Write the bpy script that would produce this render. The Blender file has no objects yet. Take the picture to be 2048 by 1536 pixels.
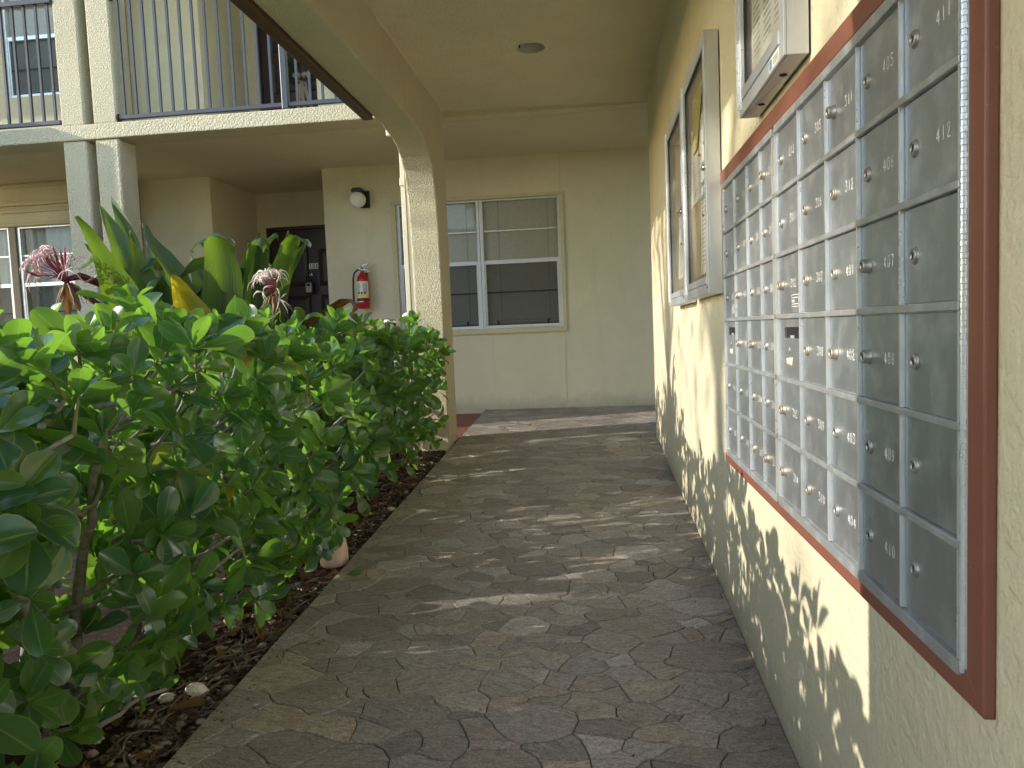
import bpy, bmesh, math, random
from mathutils import Vector, Matrix, noise
R = math.radians
sc = bpy.context.scene
col = sc.collection
rnd = random.Random(11)

# ------------------------------------------------------------------ camera
cd = bpy.data.cameras.new('camera'); cd.sensor_width = 36; cd.lens = 26.0; cd.clip_start = 0.03; cd.clip_end = 600
cam = bpy.data.objects.new('camera', cd); col.objects.link(cam); sc.camera = cam
yaw, pitch, roll = 0.11383802, 0.07143096, 0.04043377
fw = Vector((-math.sin(yaw)*math.cos(pitch), math.cos(yaw)*math.cos(pitch), -math.sin(pitch)))
rt0 = Vector((math.cos(yaw), math.sin(yaw), 0)); dn0 = fw.cross(rt0)
rt = rt0*math.cos(roll) + dn0*math.sin(roll); dn = dn0*math.cos(roll) - rt0*math.sin(roll)
CAM = Vector((-0.42, 0, 1.0))
m = Matrix((rt, -dn, -fw)).transposed().to_4x4(); m.translation = CAM
cam.matrix_world = m

# ------------------------------------------------------------------ sky, sun, exposure
SUN_EL, SUN_AZ = R(19.2), R(255)          # azimuth clockwise from +Y
w = bpy.data.worlds.new('World'); sc.world = w; w.use_nodes = True
wn = w.node_tree.nodes; st = wn.new('ShaderNodeTexSky'); st.sky_type = 'NISHITA'; st.sun_disc = False
st.sun_elevation = SUN_EL; st.sun_rotation = SUN_AZ; st.dust_density = 0.5; st.air_density = 1.0
w.node_tree.links.new(st.outputs[0], wn['Background'].inputs[0]); wn['Background'].inputs[1].default_value = 0.15
sd = bpy.data.lights.new('sun', 'SUN'); sd.energy = 2.0; sd.angle = R(0.45); sd.color = (0.97, 0.885, 0.77)
sun = bpy.data.objects.new('sun', sd); col.objects.link(sun)
tosun = Vector((math.sin(SUN_AZ)*math.cos(SUN_EL), math.cos(SUN_AZ)*math.cos(SUN_EL), math.sin(SUN_EL)))
sun.rotation_euler = tosun.to_track_quat('Z', 'Y').to_euler(); sun.location = (-20, -5, 9)
sc.view_settings.view_transform = 'Standard'; sc.view_settings.look = 'None'
sc.view_settings.gamma = 1; sc.view_settings.use_curve_mapping = False
sc.view_settings.exposure = 1.64
sc.cycles.max_bounces = 12; sc.cycles.diffuse_bounces = 6; sc.cycles.transparent_max_bounces = 16
sc.cycles.sample_clamp_indirect = 6

# ------------------------------------------------------------------ materials
class NT:
    def __init__(s, name):
        s.m = bpy.data.materials.new(name); s.m.use_nodes = True
        s.t = s.m.node_tree; s.n = s.t.nodes; s.b = s.n['Principled BSDF']; s.o = s.n['Material Output']
    def new(s, kind, **kw):
        x = s.n.new(kind)
        for k, v in kw.items():
            if k.startswith('i_'): x.inputs[int(k[2:]) if k[2:].isdigit() else k[2:]].default_value = v
            else: setattr(x, k, v)
        return x
    def ln(s, a, b): s.t.links.new(a, b)
    def coord(s): return s.new('ShaderNodeTexCoord').outputs['Object']
    def noise(s, vec, scale, detail=4, rough=.55, dist=0):
        x = s.new('ShaderNodeTexNoise'); x.inputs['Scale'].default_value = scale; x.inputs['Detail'].default_value = detail
        x.inputs['Roughness'].default_value = rough; x.inputs['Distortion'].default_value = dist
        if vec is not None: s.ln(vec, x.inputs['Vector'])
        return x.outputs['Fac']
    def ramp(s, fac, stops, interp='LINEAR'):
        x = s.new('ShaderNodeValToRGB'); x.color_ramp.interpolation = interp
        e = x.color_ramp.elements
        while len(e) < len(stops): e.new(.5)
        for q, (p, c) in zip(e, stops):
            q.position = p; q.color = (*c, 1) if len(c) == 3 else c
        s.ln(fac, x.inputs[0]); return x.outputs[0]
    def mix(s, fac, a, b, blend='MIX'):
        x = s.new('ShaderNodeMix', data_type='RGBA', blend_type=blend)
        for v, i in ((fac, 0), (a, 6), (b, 7)):
            if isinstance(v, (int, float)): x.inputs[i].default_value = v
            elif isinstance(v, tuple): x.inputs[i].default_value = (*v, 1)
            else: s.ln(v, x.inputs[i])
        return x.outputs[2]
    def math(s, op, a, b=0.):
        x = s.new('ShaderNodeMath', operation=op)
        for v, i in ((a, 0), (b, 1)):
            if isinstance(v, (int, float)): x.inputs[i].default_value = v
            else: s.ln(v, x.inputs[i])
        return x.outputs[0]
    def bump(s, h, dist, strength=1., normal=None):
        x = s.new('ShaderNodeBump'); x.inputs['Strength'].default_value = strength; x.inputs['Distance'].default_value = dist
        s.ln(h, x.inputs['Height'])
        if normal is not None: s.ln(normal, x.inputs['Normal'])
        s.ln(x.outputs[0], s.b.inputs['Normal']); return x.outputs[0]
    def base(s, c, rough=.6, metal=0., spec=.5):
        if isinstance(c, tuple): s.b.inputs['Base Color'].default_value = (*c, 1)
        else: s.ln(c, s.b.inputs['Base Color'])
        if isinstance(rough, float): s.b.inputs['Roughness'].default_value = rough
        else: s.ln(rough, s.b.inputs['Roughness'])
        s.b.inputs['Metallic'].default_value = metal; s.b.inputs['Specular IOR Level'].default_value = spec
        return s.m
    def scale(s, vec, sx, sy, sz):
        x = s.new('ShaderNodeMapping'); x.inputs['Scale'].default_value = (sx, sy, sz); s.ln(vec, x.inputs['Vector']); return x.outputs[0]
M = {}
def plain(name, c, rough=.5, metal=0., spec=.5, grain=.06, gs=30):
    t = NT(name); f = t.noise(t.coord(), gs, 5)
    cc = t.ramp(f, [(.3, tuple(v*(1-grain) for v in c)), (.7, tuple(min(1, v*(1+grain)) for v in c))])
    M[name] = t.base(cc, rough, metal, spec); return t
WALLC = (.622, .571, .408)
def stucco(name, c, s1, d1, s2, d2, rough=.75, splash=False):
    t = NT(name); v = t.coord()
    big = t.noise(v, 1.3, 5, .6); mid = t.noise(v, 9, 4, .6)
    cc = t.mix(t.ramp(big, [(.35, (0, 0, 0)), (.65, (1, 1, 1))]), tuple(x*.93 for x in c), tuple(x*1.05 for x in c))
    cc = t.mix(t.ramp(mid, [(.3, (0, 0, 0)), (.75, (.35, .35, .35))]), cc, (c[0]*.9, c[1]*.9, c[2]*.88))
    spots = t.noise(v, 60, 2, .5)
    cc = t.mix(t.ramp(spots, [(.765, (0, 0, 0)), (.80, (.5, .5, .5))]), cc, (.22, .2, .15))
    drip = t.noise(t.scale(v, 14, 14, .9), 1, 4, .6); cc = t.mix(t.ramp(drip, [(.58, (0, 0, 0)), (.74, (.30, .30, .30))]), cc, (c[0]*.78, c[1]*.77, c[2]*.74))
    if splash:   # mud spatter along the foot of the wall
        sp = t.new('ShaderNodeSeparateXYZ'); t.ln(t.new('ShaderNodeNewGeometry').outputs['Position'], sp.inputs[0])
        hgt = t.math('SUBTRACT', sp.outputs[2], t.math('MULTIPLY', t.math('SUBTRACT', sp.outputs[1], 1.35), .05))
        edge = t.math('ADD', t.math('MULTIPLY', t.noise(v, 7, 6, .75), .22), t.math('MULTIPLY', t.noise(v, 45, 4, .7), .10))
        k = t.ramp(t.math('SUBTRACT', edge, hgt), [(.02, (0, 0, 0)), (.16, (.55, .55, .55))]); cc = t.mix(k, cc, (.27, .235, .17))
    n1 = t.noise(v, s1, 3, .5); n2 = t.noise(v, s2, 3, .5)
    h1 = t.ramp(n1, [(.38, (0, 0, 0)), (.62, (1, 1, 1))])
    b1 = t.bump(h1, d1); t.bump(n2, d2, 1., b1)
    M[name] = t.base(cc, rough, 0, .35)
stucco('stucco_fine', WALLC, 55, .0016, 150, .0008)
stucco('stucco_wall', WALLC, 55, .0018, 150, .0009, splash=True)
stucco('stucco_coarse', WALLC, 120, .0048, 48, .003)
stucco('stucco_slab', WALLC, 70, .005, 150, .002)
stucco('stucco_ceiling', (.655, .60, .43), 60, .0022, 160, .0012)
plain('white_trim', (.64, .66, .68), .42, .3)
plain('cream_trim', (.70, .66, .52), .5)
plain('taupe', (.23, .195, .15), .5)
plain('brown_board', (.085, .046, .028), .55)
plain('dark_paint', (.040, .024, .022), .38)
plain('black_plastic', (.012, .011, .011), .35)
plain('rail_metal', (.085, .082, .088), .33, .55)
plain('opal_glass', (.80, .79, .74), .12)
plain('red_enamel', (.42, .012, .02), .3)
plain('chrome', (.62, .62, .62), .18, 1.)
plain('paper_white', (.74, .73, .68), .7)
plain('paper_tan', (.44, .35, .23), .7)
plain('paper_yellow', (.50, .44, .17), .7)
plain('paper_pink', (.56, .47, .40), .7)
plain('ink', (.03, .03, .035), .7)
plain('ink_grey', (.22, .22, .22), .7)
plain('ink_blue', (.10, .30, .42), .6)
plain('pin_red', (.30, .02, .03), .35)
plain('digit_white', (.90, .90, .88), .6)
plain('label_yellow', (.72, .60, .22), .6)
plain('terracotta', (.60, .43, .35), .75, grain=.18, gs=18)
plain('red_floor', (.20, .065, .045), .6, grain=.15, gs=6)
plain('bark', (.30, .275, .25), .85, grain=.35, gs=55)
plain('twig_green', (.17, .17, .065), .7, grain=.3, gs=40)
plain('dry_twig', (.15, .115, .085), .9, grain=.4, gs=50)
plain('mulch', (.075, .042, .026), .9, grain=.5, gs=60)
plain('lens_white', (.62, .60, .52), .4)
plain('reflector', (.42, .40, .33), .35)
plain('cork', (.33, .29, .24), .9, grain=.3, gs=120)
plain('curtain', (.66, .66, .64), .9)
plain('blind_slat', (.88, .86, .79), .55)
plain('ribbon', (.42, .31, .27), .6)
plain('stalk', (.10, .018, .022), .45)
plain('petal_pink', (.74, .52, .52), .55, grain=.2)
plain('petal_pale', (.80, .70, .64), .55, grain=.15)
plain('petal_dark', (.30, .055, .10), .5)
plain('petal_dry', (.30, .20, .10), .8)
plain('roof_tile', (.33, .22, .17), .8)
plain('moulding', (.52, .465, .30), .6)
plain('dark_slot', (.008, .008, .008), .8)
plain('brass_lock', (.36, .335, .28), .48, .6)
plain('steel_lock', (.34, .34, .33), .42, .6)

def mailbrown():
    t = NT('frame_paint'); v = t.coord()
    n = t.noise(v, 8, 5); cc = t.mix(n, (.185, .070, .045), (.225, .088, .058))
    e = t.noise(v, 140, 3, .6); cc = t.mix(t.ramp(e, [(.72, (0, 0, 0)), (.76, (.7, .7, .7))]), cc, (.36, .24, .2))
    t.bump(t.noise(t.scale(v, 60, 8, 60), 1, 4), .0012); M['frame_paint'] = t.base(cc, .42)
mailbrown()

def aluminium(name, c, r0, r1, metal=.6):
    t = NT(name); v = t.coord()
    f = t.noise(t.scale(v, 40, 260, 9), 1, 4, .6)
    blot = t.noise(v, 22, 6, .68)
    oi = t.new('ShaderNodeObjectInfo').outputs['Random']
    cc = t.mix(f, tuple(x*.86 for x in c), tuple(min(1, x*1.1) for x in c))
    chalk = t.ramp(blot, [(.48, (0, 0, 0)), (.70, (.65, .65, .65))])
    cc = t.mix(chalk, cc, (.72, .75, .78))
    cc = t.mix(t.math('MULTIPLY', oi, .22), cc, (.42, .44, .45))
    sp = t.noise(v, 230, 2, .5); cc = t.mix(t.ramp(sp, [(.735, (0, 0, 0)), (.77, (.7, .7, .7))]), cc, (.85, .86, .88))
    rr = t.ramp(t.math('ADD', t.math('MULTIPLY', blot, .7), t.math('MULTIPLY', f, .3)), [(.3, (r0,)*3), (.7, (r1,)*3)])
    t.bump(f, .00025); t.base(cc, rr, metal)
    M[name] = t.m
aluminium('door_aluminium', (.50, .54, .585), .28, .48, .84)
aluminium('shelf_aluminium', (.46, .48, .49), .34, .5)  # darker than the trim: shade on the strips is put into the colour
aluminium('trim_aluminium', (.86, .89, .93), .24, .38)
aluminium('cabinet_aluminium', (.66, .70, .75), .36, .48)

def glass(name, tint=(1, 1, 1), rough=.0, ior=1.5):
    t = NT(name); tr = t.new('ShaderNodeBsdfTransparent'); tr.inputs[0].default_value = (*tint, 1)
    gl = t.new('ShaderNodeBsdfGlossy'); gl.inputs['Roughness'].default_value = rough
    fr = t.new('ShaderNodeFresnel'); fr.inputs[0].default_value = ior
    mx = t.new('ShaderNodeMixShader'); t.ln(fr.outputs[0], mx.inputs[0]); t.ln(tr.outputs[0], mx.inputs[1]); t.ln(gl.outputs[0], mx.inputs[2])
    t.ln(mx.outputs[0], t.o.inputs[0]); M[name] = t.m
glass('pane_glass', (.97, .985, .98)); glass('acrylic', (.88, .90, .89), .03, 1.33)
def screen():
    t = NT('insect_screen'); tr = t.new('ShaderNodeBsdfTransparent'); df = t.new('ShaderNodeBsdfDiffuse')
    df.inputs[0].default_value = (.035, .04, .045, 1); mx = t.new('ShaderNodeMixShader'); mx.inputs[0].default_value = .42
    t.ln(tr.outputs[0], mx.inputs[1]); t.ln(df.outputs[0], mx.inputs[2]); t.ln(mx.outputs[0], t.o.inputs[0]); M['insect_screen'] = t.m
screen()

def leafmat(name, dark, light, trans, wtrans=.38, rough=.33, yellow=None, stripes=False, margin=True):
    t = NT(name); uv = t.new('ShaderNodeUVMap').outputs[0]; sep = t.new('ShaderNodeSeparateXYZ'); t.ln(uv, sep.inputs[0])
    oi = t.new('ShaderNodeObjectInfo').outputs['Random']
    at = t.new('ShaderNodeAttribute', attribute_name='tone').outputs['Fac']
    k = t.math('FRACT', t.math('ADD', oi, at))
    cc = t.ramp(k, [(0, (dark[0]*.95, dark[1]*.95, dark[2]*1.45)), (.45, dark), (.8, light), (1, (light[0]*1.35, light[1]*1.15, light[2]*.9))])
    du = t.math('ABSOLUTE', t.math('SUBTRACT', sep.outputs[0], .5))
    fleck = t.noise(t.coord(), 45, 4, .6)
    cc = t.mix(t.ramp(fleck, [(.45, (0, 0, 0)), (.8, (.5, .5, .5))]), cc, tuple(x*.62 for x in dark))
    if yellow: cc = t.mix(t.ramp(k, [(.993, (0, 0, 0)), (.996, (1, 1, 1))]), cc, yellow)
    if margin:
        cc = t.mix(t.ramp(du, [(.012, (1, 1, 1)), (.035, (0, 0, 0))]), cc, (.20, .28, .08))
        cc = t.mix(t.ramp(du, [(.462, (0, 0, 0)), (.485, (.75, .75, .75))]), cc, (.26, .34, .08))
    if stripes:
        wv = t.noise(t.scale(uv, 26, 1.2, 1), 1, 3, .5); cc = t.mix(t.ramp(wv, [(.35, (0, 0, 0)), (.65, (.8, .8, .8))]), cc, tuple(x*1.8 for x in light))
        cc = t.mix(t.ramp(sep.outputs[1], [(.955, (0, 0, 0)), (.985, (1, 1, 1))]), cc, (.14, .075, .03))
        t.bump(wv, .006)
    t.base(cc, rough, 0, .75)
    tl = t.new('ShaderNodeBsdfTranslucent')
    if yellow: t.ln(t.mix(t.ramp(k, [(.993, (0, 0, 0)), (.996, (1, 1, 1))]), trans, (.6, .45, .03)), tl.inputs[0])
    else: tl.inputs[0].default_value = (*trans, 1)
    mx = t.new('ShaderNodeMixShader'); mx.inputs[0].default_value = wtrans
    t.ln(t.b.outputs[0], mx.inputs[1]); t.ln(tl.outputs[0], mx.inputs[2]); t.ln(mx.outputs[0], t.o.inputs[0]); M[name] = t.m
leafmat('shrub_leaf', (.034, .108, .052), (.092, .190, .066), (.30, .60, .05), .37, .27, (.26, .20, .03))
leafmat('lily_leaf', (.026, .065, .016), (.060, .110, .024), (.20, .35, .025), .32, .46, None, True, False)
leafmat('lily_leaf_yellow', (.26, .22, .015), (.34, .30, .02), (.72, .60, .02), .5, .45, None, True, False)
leafmat('lily_leaf_dry', (.11, .055, .02), (.17, .10, .035), (.3, .16, .04), .3, .5, None, True, False)
leafmat('tree_leaf', (.035, .075, .02), (.07, .12, .03), (.2, .3, .03), .3, .5, None, False, False)

def soil():
    t = NT('soil'); v = t.coord(); n = t.noise(v, 30, 6, .65)
    cc = t.ramp(n, [(.3, (.012, .008, .006)), (.55, (.040, .026, .018)), (.75, (.085, .062, .045))])
    t.bump(t.noise(v, 70, 5, .7), .012); M['soil'] = t.base(cc, .95, 0, .2)
soil()
def lawn():
    t = NT('lawn'); v = t.coord(); n = t.noise(v, 3, 6, .65)
    cc = t.ramp(n, [(.3, (.17, .18, .08)), (.7, (.27, .26, .15))]); M['lawn'] = t.base(cc, .95, 0, .2)
lawn()
def pebbles():
    t = NT('pebble'); a = t.new('ShaderNodeAttribute', attribute_name='tone').outputs['Fac']
    cc = t.ramp(a, [(.0, (.10, .075, .06)), (.3, (.20, .165, .13)), (.6, (.32, .28, .24)), (.82, (.55, .50, .43)), (1, (.72, .67, .58))])
    n = t.noise(t.coord(), 120, 4); cc = t.mix(t.ramp(n, [(.5, (0, 0, 0)), (.8, (.5, .5, .5))]), cc, (.12, .09, .07))
    t.bump(n, .003); M['pebble'] = t.base(cc, .75)
pebbles()
def flag():
    t = NT('flagstone'); v = t.coord()
    oi = t.math('FRACT', t.math('ADD', t.new('ShaderNodeObjectInfo').outputs['Random'], t.new('ShaderNodeAttribute', attribute_name='tone').outputs['Fac']))
    ang = t.math('MULTIPLY', t.math('SUBTRACT', oi, .5), 1.1)
    rot = t.new('ShaderNodeVectorRotate', rotation_type='Z_AXIS'); t.ln(v, rot.inputs['Vector']); t.ln(ang, rot.inputs['Angle'])
    add = t.new('ShaderNodeVectorMath', operation='ADD'); t.ln(rot.outputs[0], add.inputs[0])
    cmb = t.new('ShaderNodeCombineXYZ'); t.ln(t.math('MULTIPLY', oi, 17.), cmb.inputs[0]); t.ln(t.math('MULTIPLY', oi, 31.), cmb.inputs[1]); t.ln(cmb.outputs[0], add.inputs[1])
    v2 = add.outputs[0]
    base = t.ramp(oi, [(0, (0.290, 0.274, 0.264)), (.10, (0.366, 0.320, 0.275)), (.2, (0.166, 0.157, 0.152)), (.3, (0.461, 0.439, 0.424)), (.4, (0.282, 0.236, 0.213)),
                       (.5, (0.237, 0.226, 0.214)), (.6, (0.417, 0.349, 0.285)), (.7, (0.183, 0.169, 0.162)), (.8, (0.388, 0.361, 0.343)), (.9, (0.218, 0.202, 0.192)), (1, (0.323, 0.296, 0.278))])
    s1 = t.noise(t.scale(v2, 15, 46, 15), 1, 8, .8, 2.2); s2 = t.noise(v2, 11, 6, .7); s3 = t.noise(v, 1.1, 3)
    s4 = t.noise(t.scale(v2, 70, 150, 70), 1, 4, .75)
    grain = t.ramp(s1, [(.36, (.28, .27, .265)), (.46, (.57, .56, .55)), (.54, (.74, .73, .72)), (.63, (1.0, 1.0, 1.0))])
    cc = t.mix(1., t.mix(1., base, (1.6, 1.57, 1.54), 'MULTIPLY'), grain, 'MULTIPLY')
    cc = t.mix(t.ramp(s2, [(.50, (0, 0, 0)), (.70, (.42, .42, .42))]), cc, (.36, .27, .205))
    cc = t.mix(t.ramp(s3, [(.35, (.0, .0, .0)), (.7, (.25, .25, .25))]), cc, (.12, .115, .11))
    cc = t.mix(t.ramp(s4, [(.54, (0, 0, 0)), (.68, (.45, .45, .45))]), cc, (.56, .54, .52))
    s5 = t.noise(v2, 150, 3, .7); cc = t.mix(t.ramp(s5, [(.36, (.6, .6, .6)), (.5, (0, 0, 0))]), cc, (.085, .08, .077))
    h = t.math('ADD', t.math('MULTIPLY', s1, .7), t.math('ADD', t.math('MULTIPLY', s2, .5), t.math('MULTIPLY', s4, .25)))
    t.bump(h, .0045); rr = t.ramp(s2, [(.3, (.36,)*3), (.7, (.58,)*3)])
    M['flagstone'] = t.base(cc, rr, 0, .5)
    g = NT('joint'); M['joint'] = g.base(g.ramp(g.noise(g.coord(), 40, 4), [(.3, (.028, .026, .024)), (.7, (.055, .05, .046))]), .9)
flag()
def printed(name, paper, ink, lines, cols=1):
    t = NT(name); uv = t.new('ShaderNodeUVMap').outputs[0]; sep = t.new('ShaderNodeSeparateXYZ'); t.ln(uv, sep.inputs[0])
    row = t.math('FRACT', t.math('MULTIPLY', sep.outputs[1], float(lines)))
    on = t.math('LESS_THAN', row, .45)
    br = t.noise(t.scale(uv, 60*cols, lines, 1), 1, 2); word = t.math('GREATER_THAN', br, .44)
    cu = t.math('FRACT', t.math('MULTIPLY', sep.outputs[0], float(cols))); mg = t.math('MULTIPLY', t.math('GREATER_THAN', cu, .14), t.math('LESS_THAN', cu, .80))
    mv = t.math('MULTIPLY', t.math('GREATER_THAN', sep.outputs[1], .07), t.math('LESS_THAN', sep.outputs[1], .86))
    k = t.math('MULTIPLY', t.math('MULTIPLY', on, word), t.math('MULTIPLY', mg, mv))
    M[name] = t.base(t.mix(k, paper, ink), .7)
printed('print_dense', (.74, .73, .68), (.25, .25, .25), 46, 3)
printed('print_letter', (.74, .72, .66), (.28, .27, .26), 30, 1)
printed('print_label', (.72, .70, .60), (.05, .05, .05), 12, 2)

# ------------------------------------------------------------------ building blocks
ORG = {}
def tag(o, label=None, cat=None, group=None, kind=None):
    for k, v in (('label', label), ('category', cat), ('group', group), ('kind', kind)):
        if v: o[k] = v
    return o
def thing(name, label, cat, loc=(0, 0, 0), group=None):
    o = bpy.data.objects.new(name, None); o.empty_display_size = .05; col.objects.link(o); o.location = loc
    ORG[o] = Vector(loc); return tag(o, label, cat, group)
class MB:
    """collects faces in world coordinates; build() links them as ONE mesh object"""
    def __init__(s): s.v = []; s.f = []; s.uv = {}; s.tone = []
    def vert(s, p): s.v.append(Vector(p)); return len(s.v)-1
    def poly(s, pts, uv=None):
        i = [s.vert(p) for p in pts]
        if uv: s.uv[len(s.f)] = uv
        s.f.append(i); return s
    def box(s, x0, x1, y0, y1, z0, z1):
        x0, x1 = min(x0, x1), max(x0, x1); y0, y1 = min(y0, y1), max(y0, y1); z0, z1 = min(z0, z1), max(z0, z1)
        b = len(s.v)
        for z in (z0, z1):
            for x, y in ((x0, y0), (x1, y0), (x1, y1), (x0, y1)): s.v.append(Vector((x, y, z)))
        for q in ((0, 3, 2, 1), (4, 5, 6, 7), (0, 1, 5, 4), (1, 2, 6, 5), (2, 3, 7, 6), (3, 0, 4, 7)): s.f.append([b+i for i in q])
        return s
    def prism(s, prof, axis, a0, a1):
        """prof: 2-D outline in the other two axes (in xyz order), extruded along axis"""
        n = len(prof); b = len(s.v)
        for a in (a0, a1):
            for p in prof:
                q = list(p); q.insert(axis, a); s.v.append(Vector(q))
        s.f.append([b+i for i in range(n)][::-1]); s.f.append([b+n+i for i in range(n)])
        for i in range(n):
            j = (i+1) % n; s.f.append([b+i, b+j, b+n+j, b+n+i])
        return s
    def tube(s, pts, rad, n=8, cap=True):
        pts = [Vector(p) for p in pts]; rad = rad if isinstance(rad, (list, tuple)) else [rad]*len(pts)
        up = None; rings = []
        for i, p in enumerate(pts):
            d = (pts[min(i+1, len(pts)-1)]-pts[max(i-1, 0)]).normalized()
            if up is None: up = d.orthogonal().normalized()
            up = (up - d*up.dot(d)); up = up.normalized() if up.length > 1e-6 else d.orthogonal().normalized()
            sd_ = d.cross(up); r = []
            for k in range(n):
                a = 2*math.pi*k/n; s.v.append(p + (up*math.cos(a)+sd_*math.sin(a))*rad[i]); r.append(len(s.v)-1)
            rings.append(r)
        for a, b in zip(rings, rings[1:]):
            for k in range(n): s.f.append([a[k], a[(k+1) % n], b[(k+1) % n], b[k]])
        if cap: s.f.append(rings[0][::-1]); s.f.append(rings[-1])
        return s
    def lathe(s, c, prof, n=24, axis=2, cap=True):
        c = Vector(c); rings = []
        for r, h in prof:
            ring = []
            for k in range(n):
                a = 2*math.pi*k/n; p = [math.cos(a)*r, math.sin(a)*r]; p.insert(axis, h); s.v.append(c+Vector(p)); ring.append(len(s.v)-1)
            rings.append(ring)
        for a, b in zip(rings, rings[1:]):
            for k in range(n): s.f.append([a[k], a[(k+1) % n], b[(k+1) % n], b[k]])
        if cap: s.f.append(rings[0][::-1]); s.f.append(rings[-1])
        return s
    def ball(s, c, r, nu=10, nv=6, sc_=(1, 1, 1)):
        c = Vector(c); rings = []
        for i in range(nv+1):
            a = math.pi*i/nv; rings.append([s.vert(c+Vector((sc_[0]*r*math.sin(a)*math.cos(2*math.pi*k/nu), sc_[1]*r*math.sin(a)*math.sin(2*math.pi*k/nu), sc_[2]*r*math.cos(a)))) for k in range(nu)])
        for a, b in zip(rings, rings[1:]):
            for k in range(nu): s.f.append([a[k], b[k], b[(k+1) % nu], a[(k+1) % nu]])
        return s
    def mesh(s, name, mat, org, smooth=False):
        me = bpy.data.meshes.new(name); me.from_pydata([tuple(v-org) for v in s.v], [], s.f)
        if mat: me.materials.append(M[mat])
        if s.uv:
            ul = me.uv_layers.new(name='UVMap')
            for p in me.polygons:
                u = s.uv.get(p.index)
                if u:
                    for li, q in zip(p.loop_indices, u): ul.data[li].uv = q
        if s.tone:
            a = me.attributes.new('tone', 'FLOAT', 'POINT'); a.data.foreach_set('value', s.tone)
        if smooth: me.polygons.foreach_set('use_smooth', [True]*len(me.polygons))
        return me
    def build(s, name, mat, parent=None, bevel=0., smooth=False, fix=True, angle=R(35)):
        org = ORG.get(parent, Vector()) if parent else Vector()
        me = s.mesh(name, mat, org, smooth)
        if fix:
            bm = bmesh.new(); bm.from_mesh(me); bmesh.ops.remove_doubles(bm, verts=bm.verts, dist=1e-6); bmesh.ops.recalc_face_normals(bm, faces=bm.faces); bm.to_mesh(me); bm.free()
        o = bpy.data.objects.new(name, me); col.objects.link(o)
        if parent: o.parent = parent; ORG[o] = org
        if bevel:
            b = o.modifiers.new('bevel', 'BEVEL'); b.width = bevel; b.segments = 2; b.limit_method = 'ANGLE'; b.angle_limit = R(40)
        return o
def box(name, mat, parent, *b, bevel=0.): return MB().box(*b).build(name, mat, parent, bevel)
def inst(name, me, parent, mat4):
    o = bpy.data.objects.new(name, me); col.objects.link(o)
    org = ORG.get(parent, Vector()) if parent else Vector()
    o.matrix_local = Matrix.Translation(-org) @ mat4
    if parent: o.parent = parent
    return o
def floor_z(y): return .05*(y-1.35)

# stroke digits: polylines in a 0..1 (wide) x 0..1.5 (high) box
DIG = {
 '0': [[(.5, 1.5), (.2, 1.35), (.08, .75), (.2, .15), (.5, 0), (.8, .15), (.92, .75), (.8, 1.35), (.5, 1.5)]],
 '1': [[(.42, 1.38), (.55, 1.5), (.55, 0)]],
 '2': [[(.1, 1.15), (.25, 1.42), (.55, 1.5), (.85, 1.35), (.85, 1.05), (.1, 0), (.95, 0)]],
 '3': [[(.12, 1.5), (.9, 1.5), (.42, .92), (.8, .8), (.92, .45), (.75, .1), (.42, 0), (.08, .2)]],
 '4': [[(.72, 0), (.72, 1.5), (.05, .45), (.98, .45)]],
 '5': [[(.88, 1.5), (.22, 1.5), (.16, .86), (.5, .96), (.85, .8), (.93, .45), (.75, .1), (.42, 0), (.08, .18)]],
 '6': [[(.82, 1.45), (.4, 1.15), (.12, .6), (.2, .15), (.5, 0), (.82, .15), (.9, .5), (.7, .82), (.4, .82), (.15, .5)]],
 '7': [[(.08, 1.5), (.92, 1.5), (.55, .7), (.4, 0)]],
 '8': [[(.5, .8), (.2, 1.0), (.2, 1.32), (.5, 1.5), (.8, 1.32), (.8, 1.0), (.5, .8), (.12, .55), (.12, .2), (.5, 0), (.88, .2), (.88, .55), (.5, .8)]],
 '9': [[(.18, .05), (.6, .35), (.88, .9), (.8, 1.35), (.5, 1.5), (.18, 1.35), (.1, 1.0), (.3, .7), (.6, .7), (.85, 1.0)]],
}
def digits(mb, txt, o, ux, uz, un, h, wd, gap=1.45, cw=.62):
    """flat raised strokes: o lower-left corner, ux along the text, uz up, un out of the surface"""
    k = h/1.5; x = 0
    for ch in txt:
        for pl in DIG[ch]:
            P = [o + ux*(x+p[0]*k*cw*1.3) + uz*(p[1]*k) for p in pl]
            for a, b in zip(P, P[1:]):
                d = (b-a).normalized(); e = d.cross(un)*wd*.5; a2 = a-d*wd*.35; b2 = b+d*wd*.35
                mb.poly([a2-e+un*.0004, b2-e+un*.0004, b2+e+un*.0004, a2+e+un*.0004])
        x += k*cw*1.3*gap
    return mb

# ------------------------------------------------------------------ ground, bed, walkway
g = MB().poly([(-150, -150, -.30), (150, -150, -.30), (150, 150, -.30), (-150, 150, -.30)]).build('ground', 'lawn', None, fix=False); tag(g, kind='structure')
mb = MB(); NX, NY = 46, 110; X0, X1, Y0, Y1 = -4.6, -1.462, -2.0, 5.36
idx = {}
for j in range(NY+1):
    for i in range(NX+1):
        x = X0+(X1-X0)*i/NX; y = Y0+(Y1-Y0)*j/NY
        z = floor_z(y)-.035+.03*noise.noise(Vector((x*3, y*3, 1)))+.012*noise.noise(Vector((x*14, y*14, 4))) - .02*max(0, (x+1.60)/.14)
        idx[i, j] = mb.vert((x, y, z))
for j in range(NY):
    for i in range(NX): mb.f.append([idx[i, j], idx[i+1, j], idx[i+1, j+1], idx[i, j+1]])
tag(mb.build('garden_bed', 'soil', None, smooth=True, fix=False), kind='structure')
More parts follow.
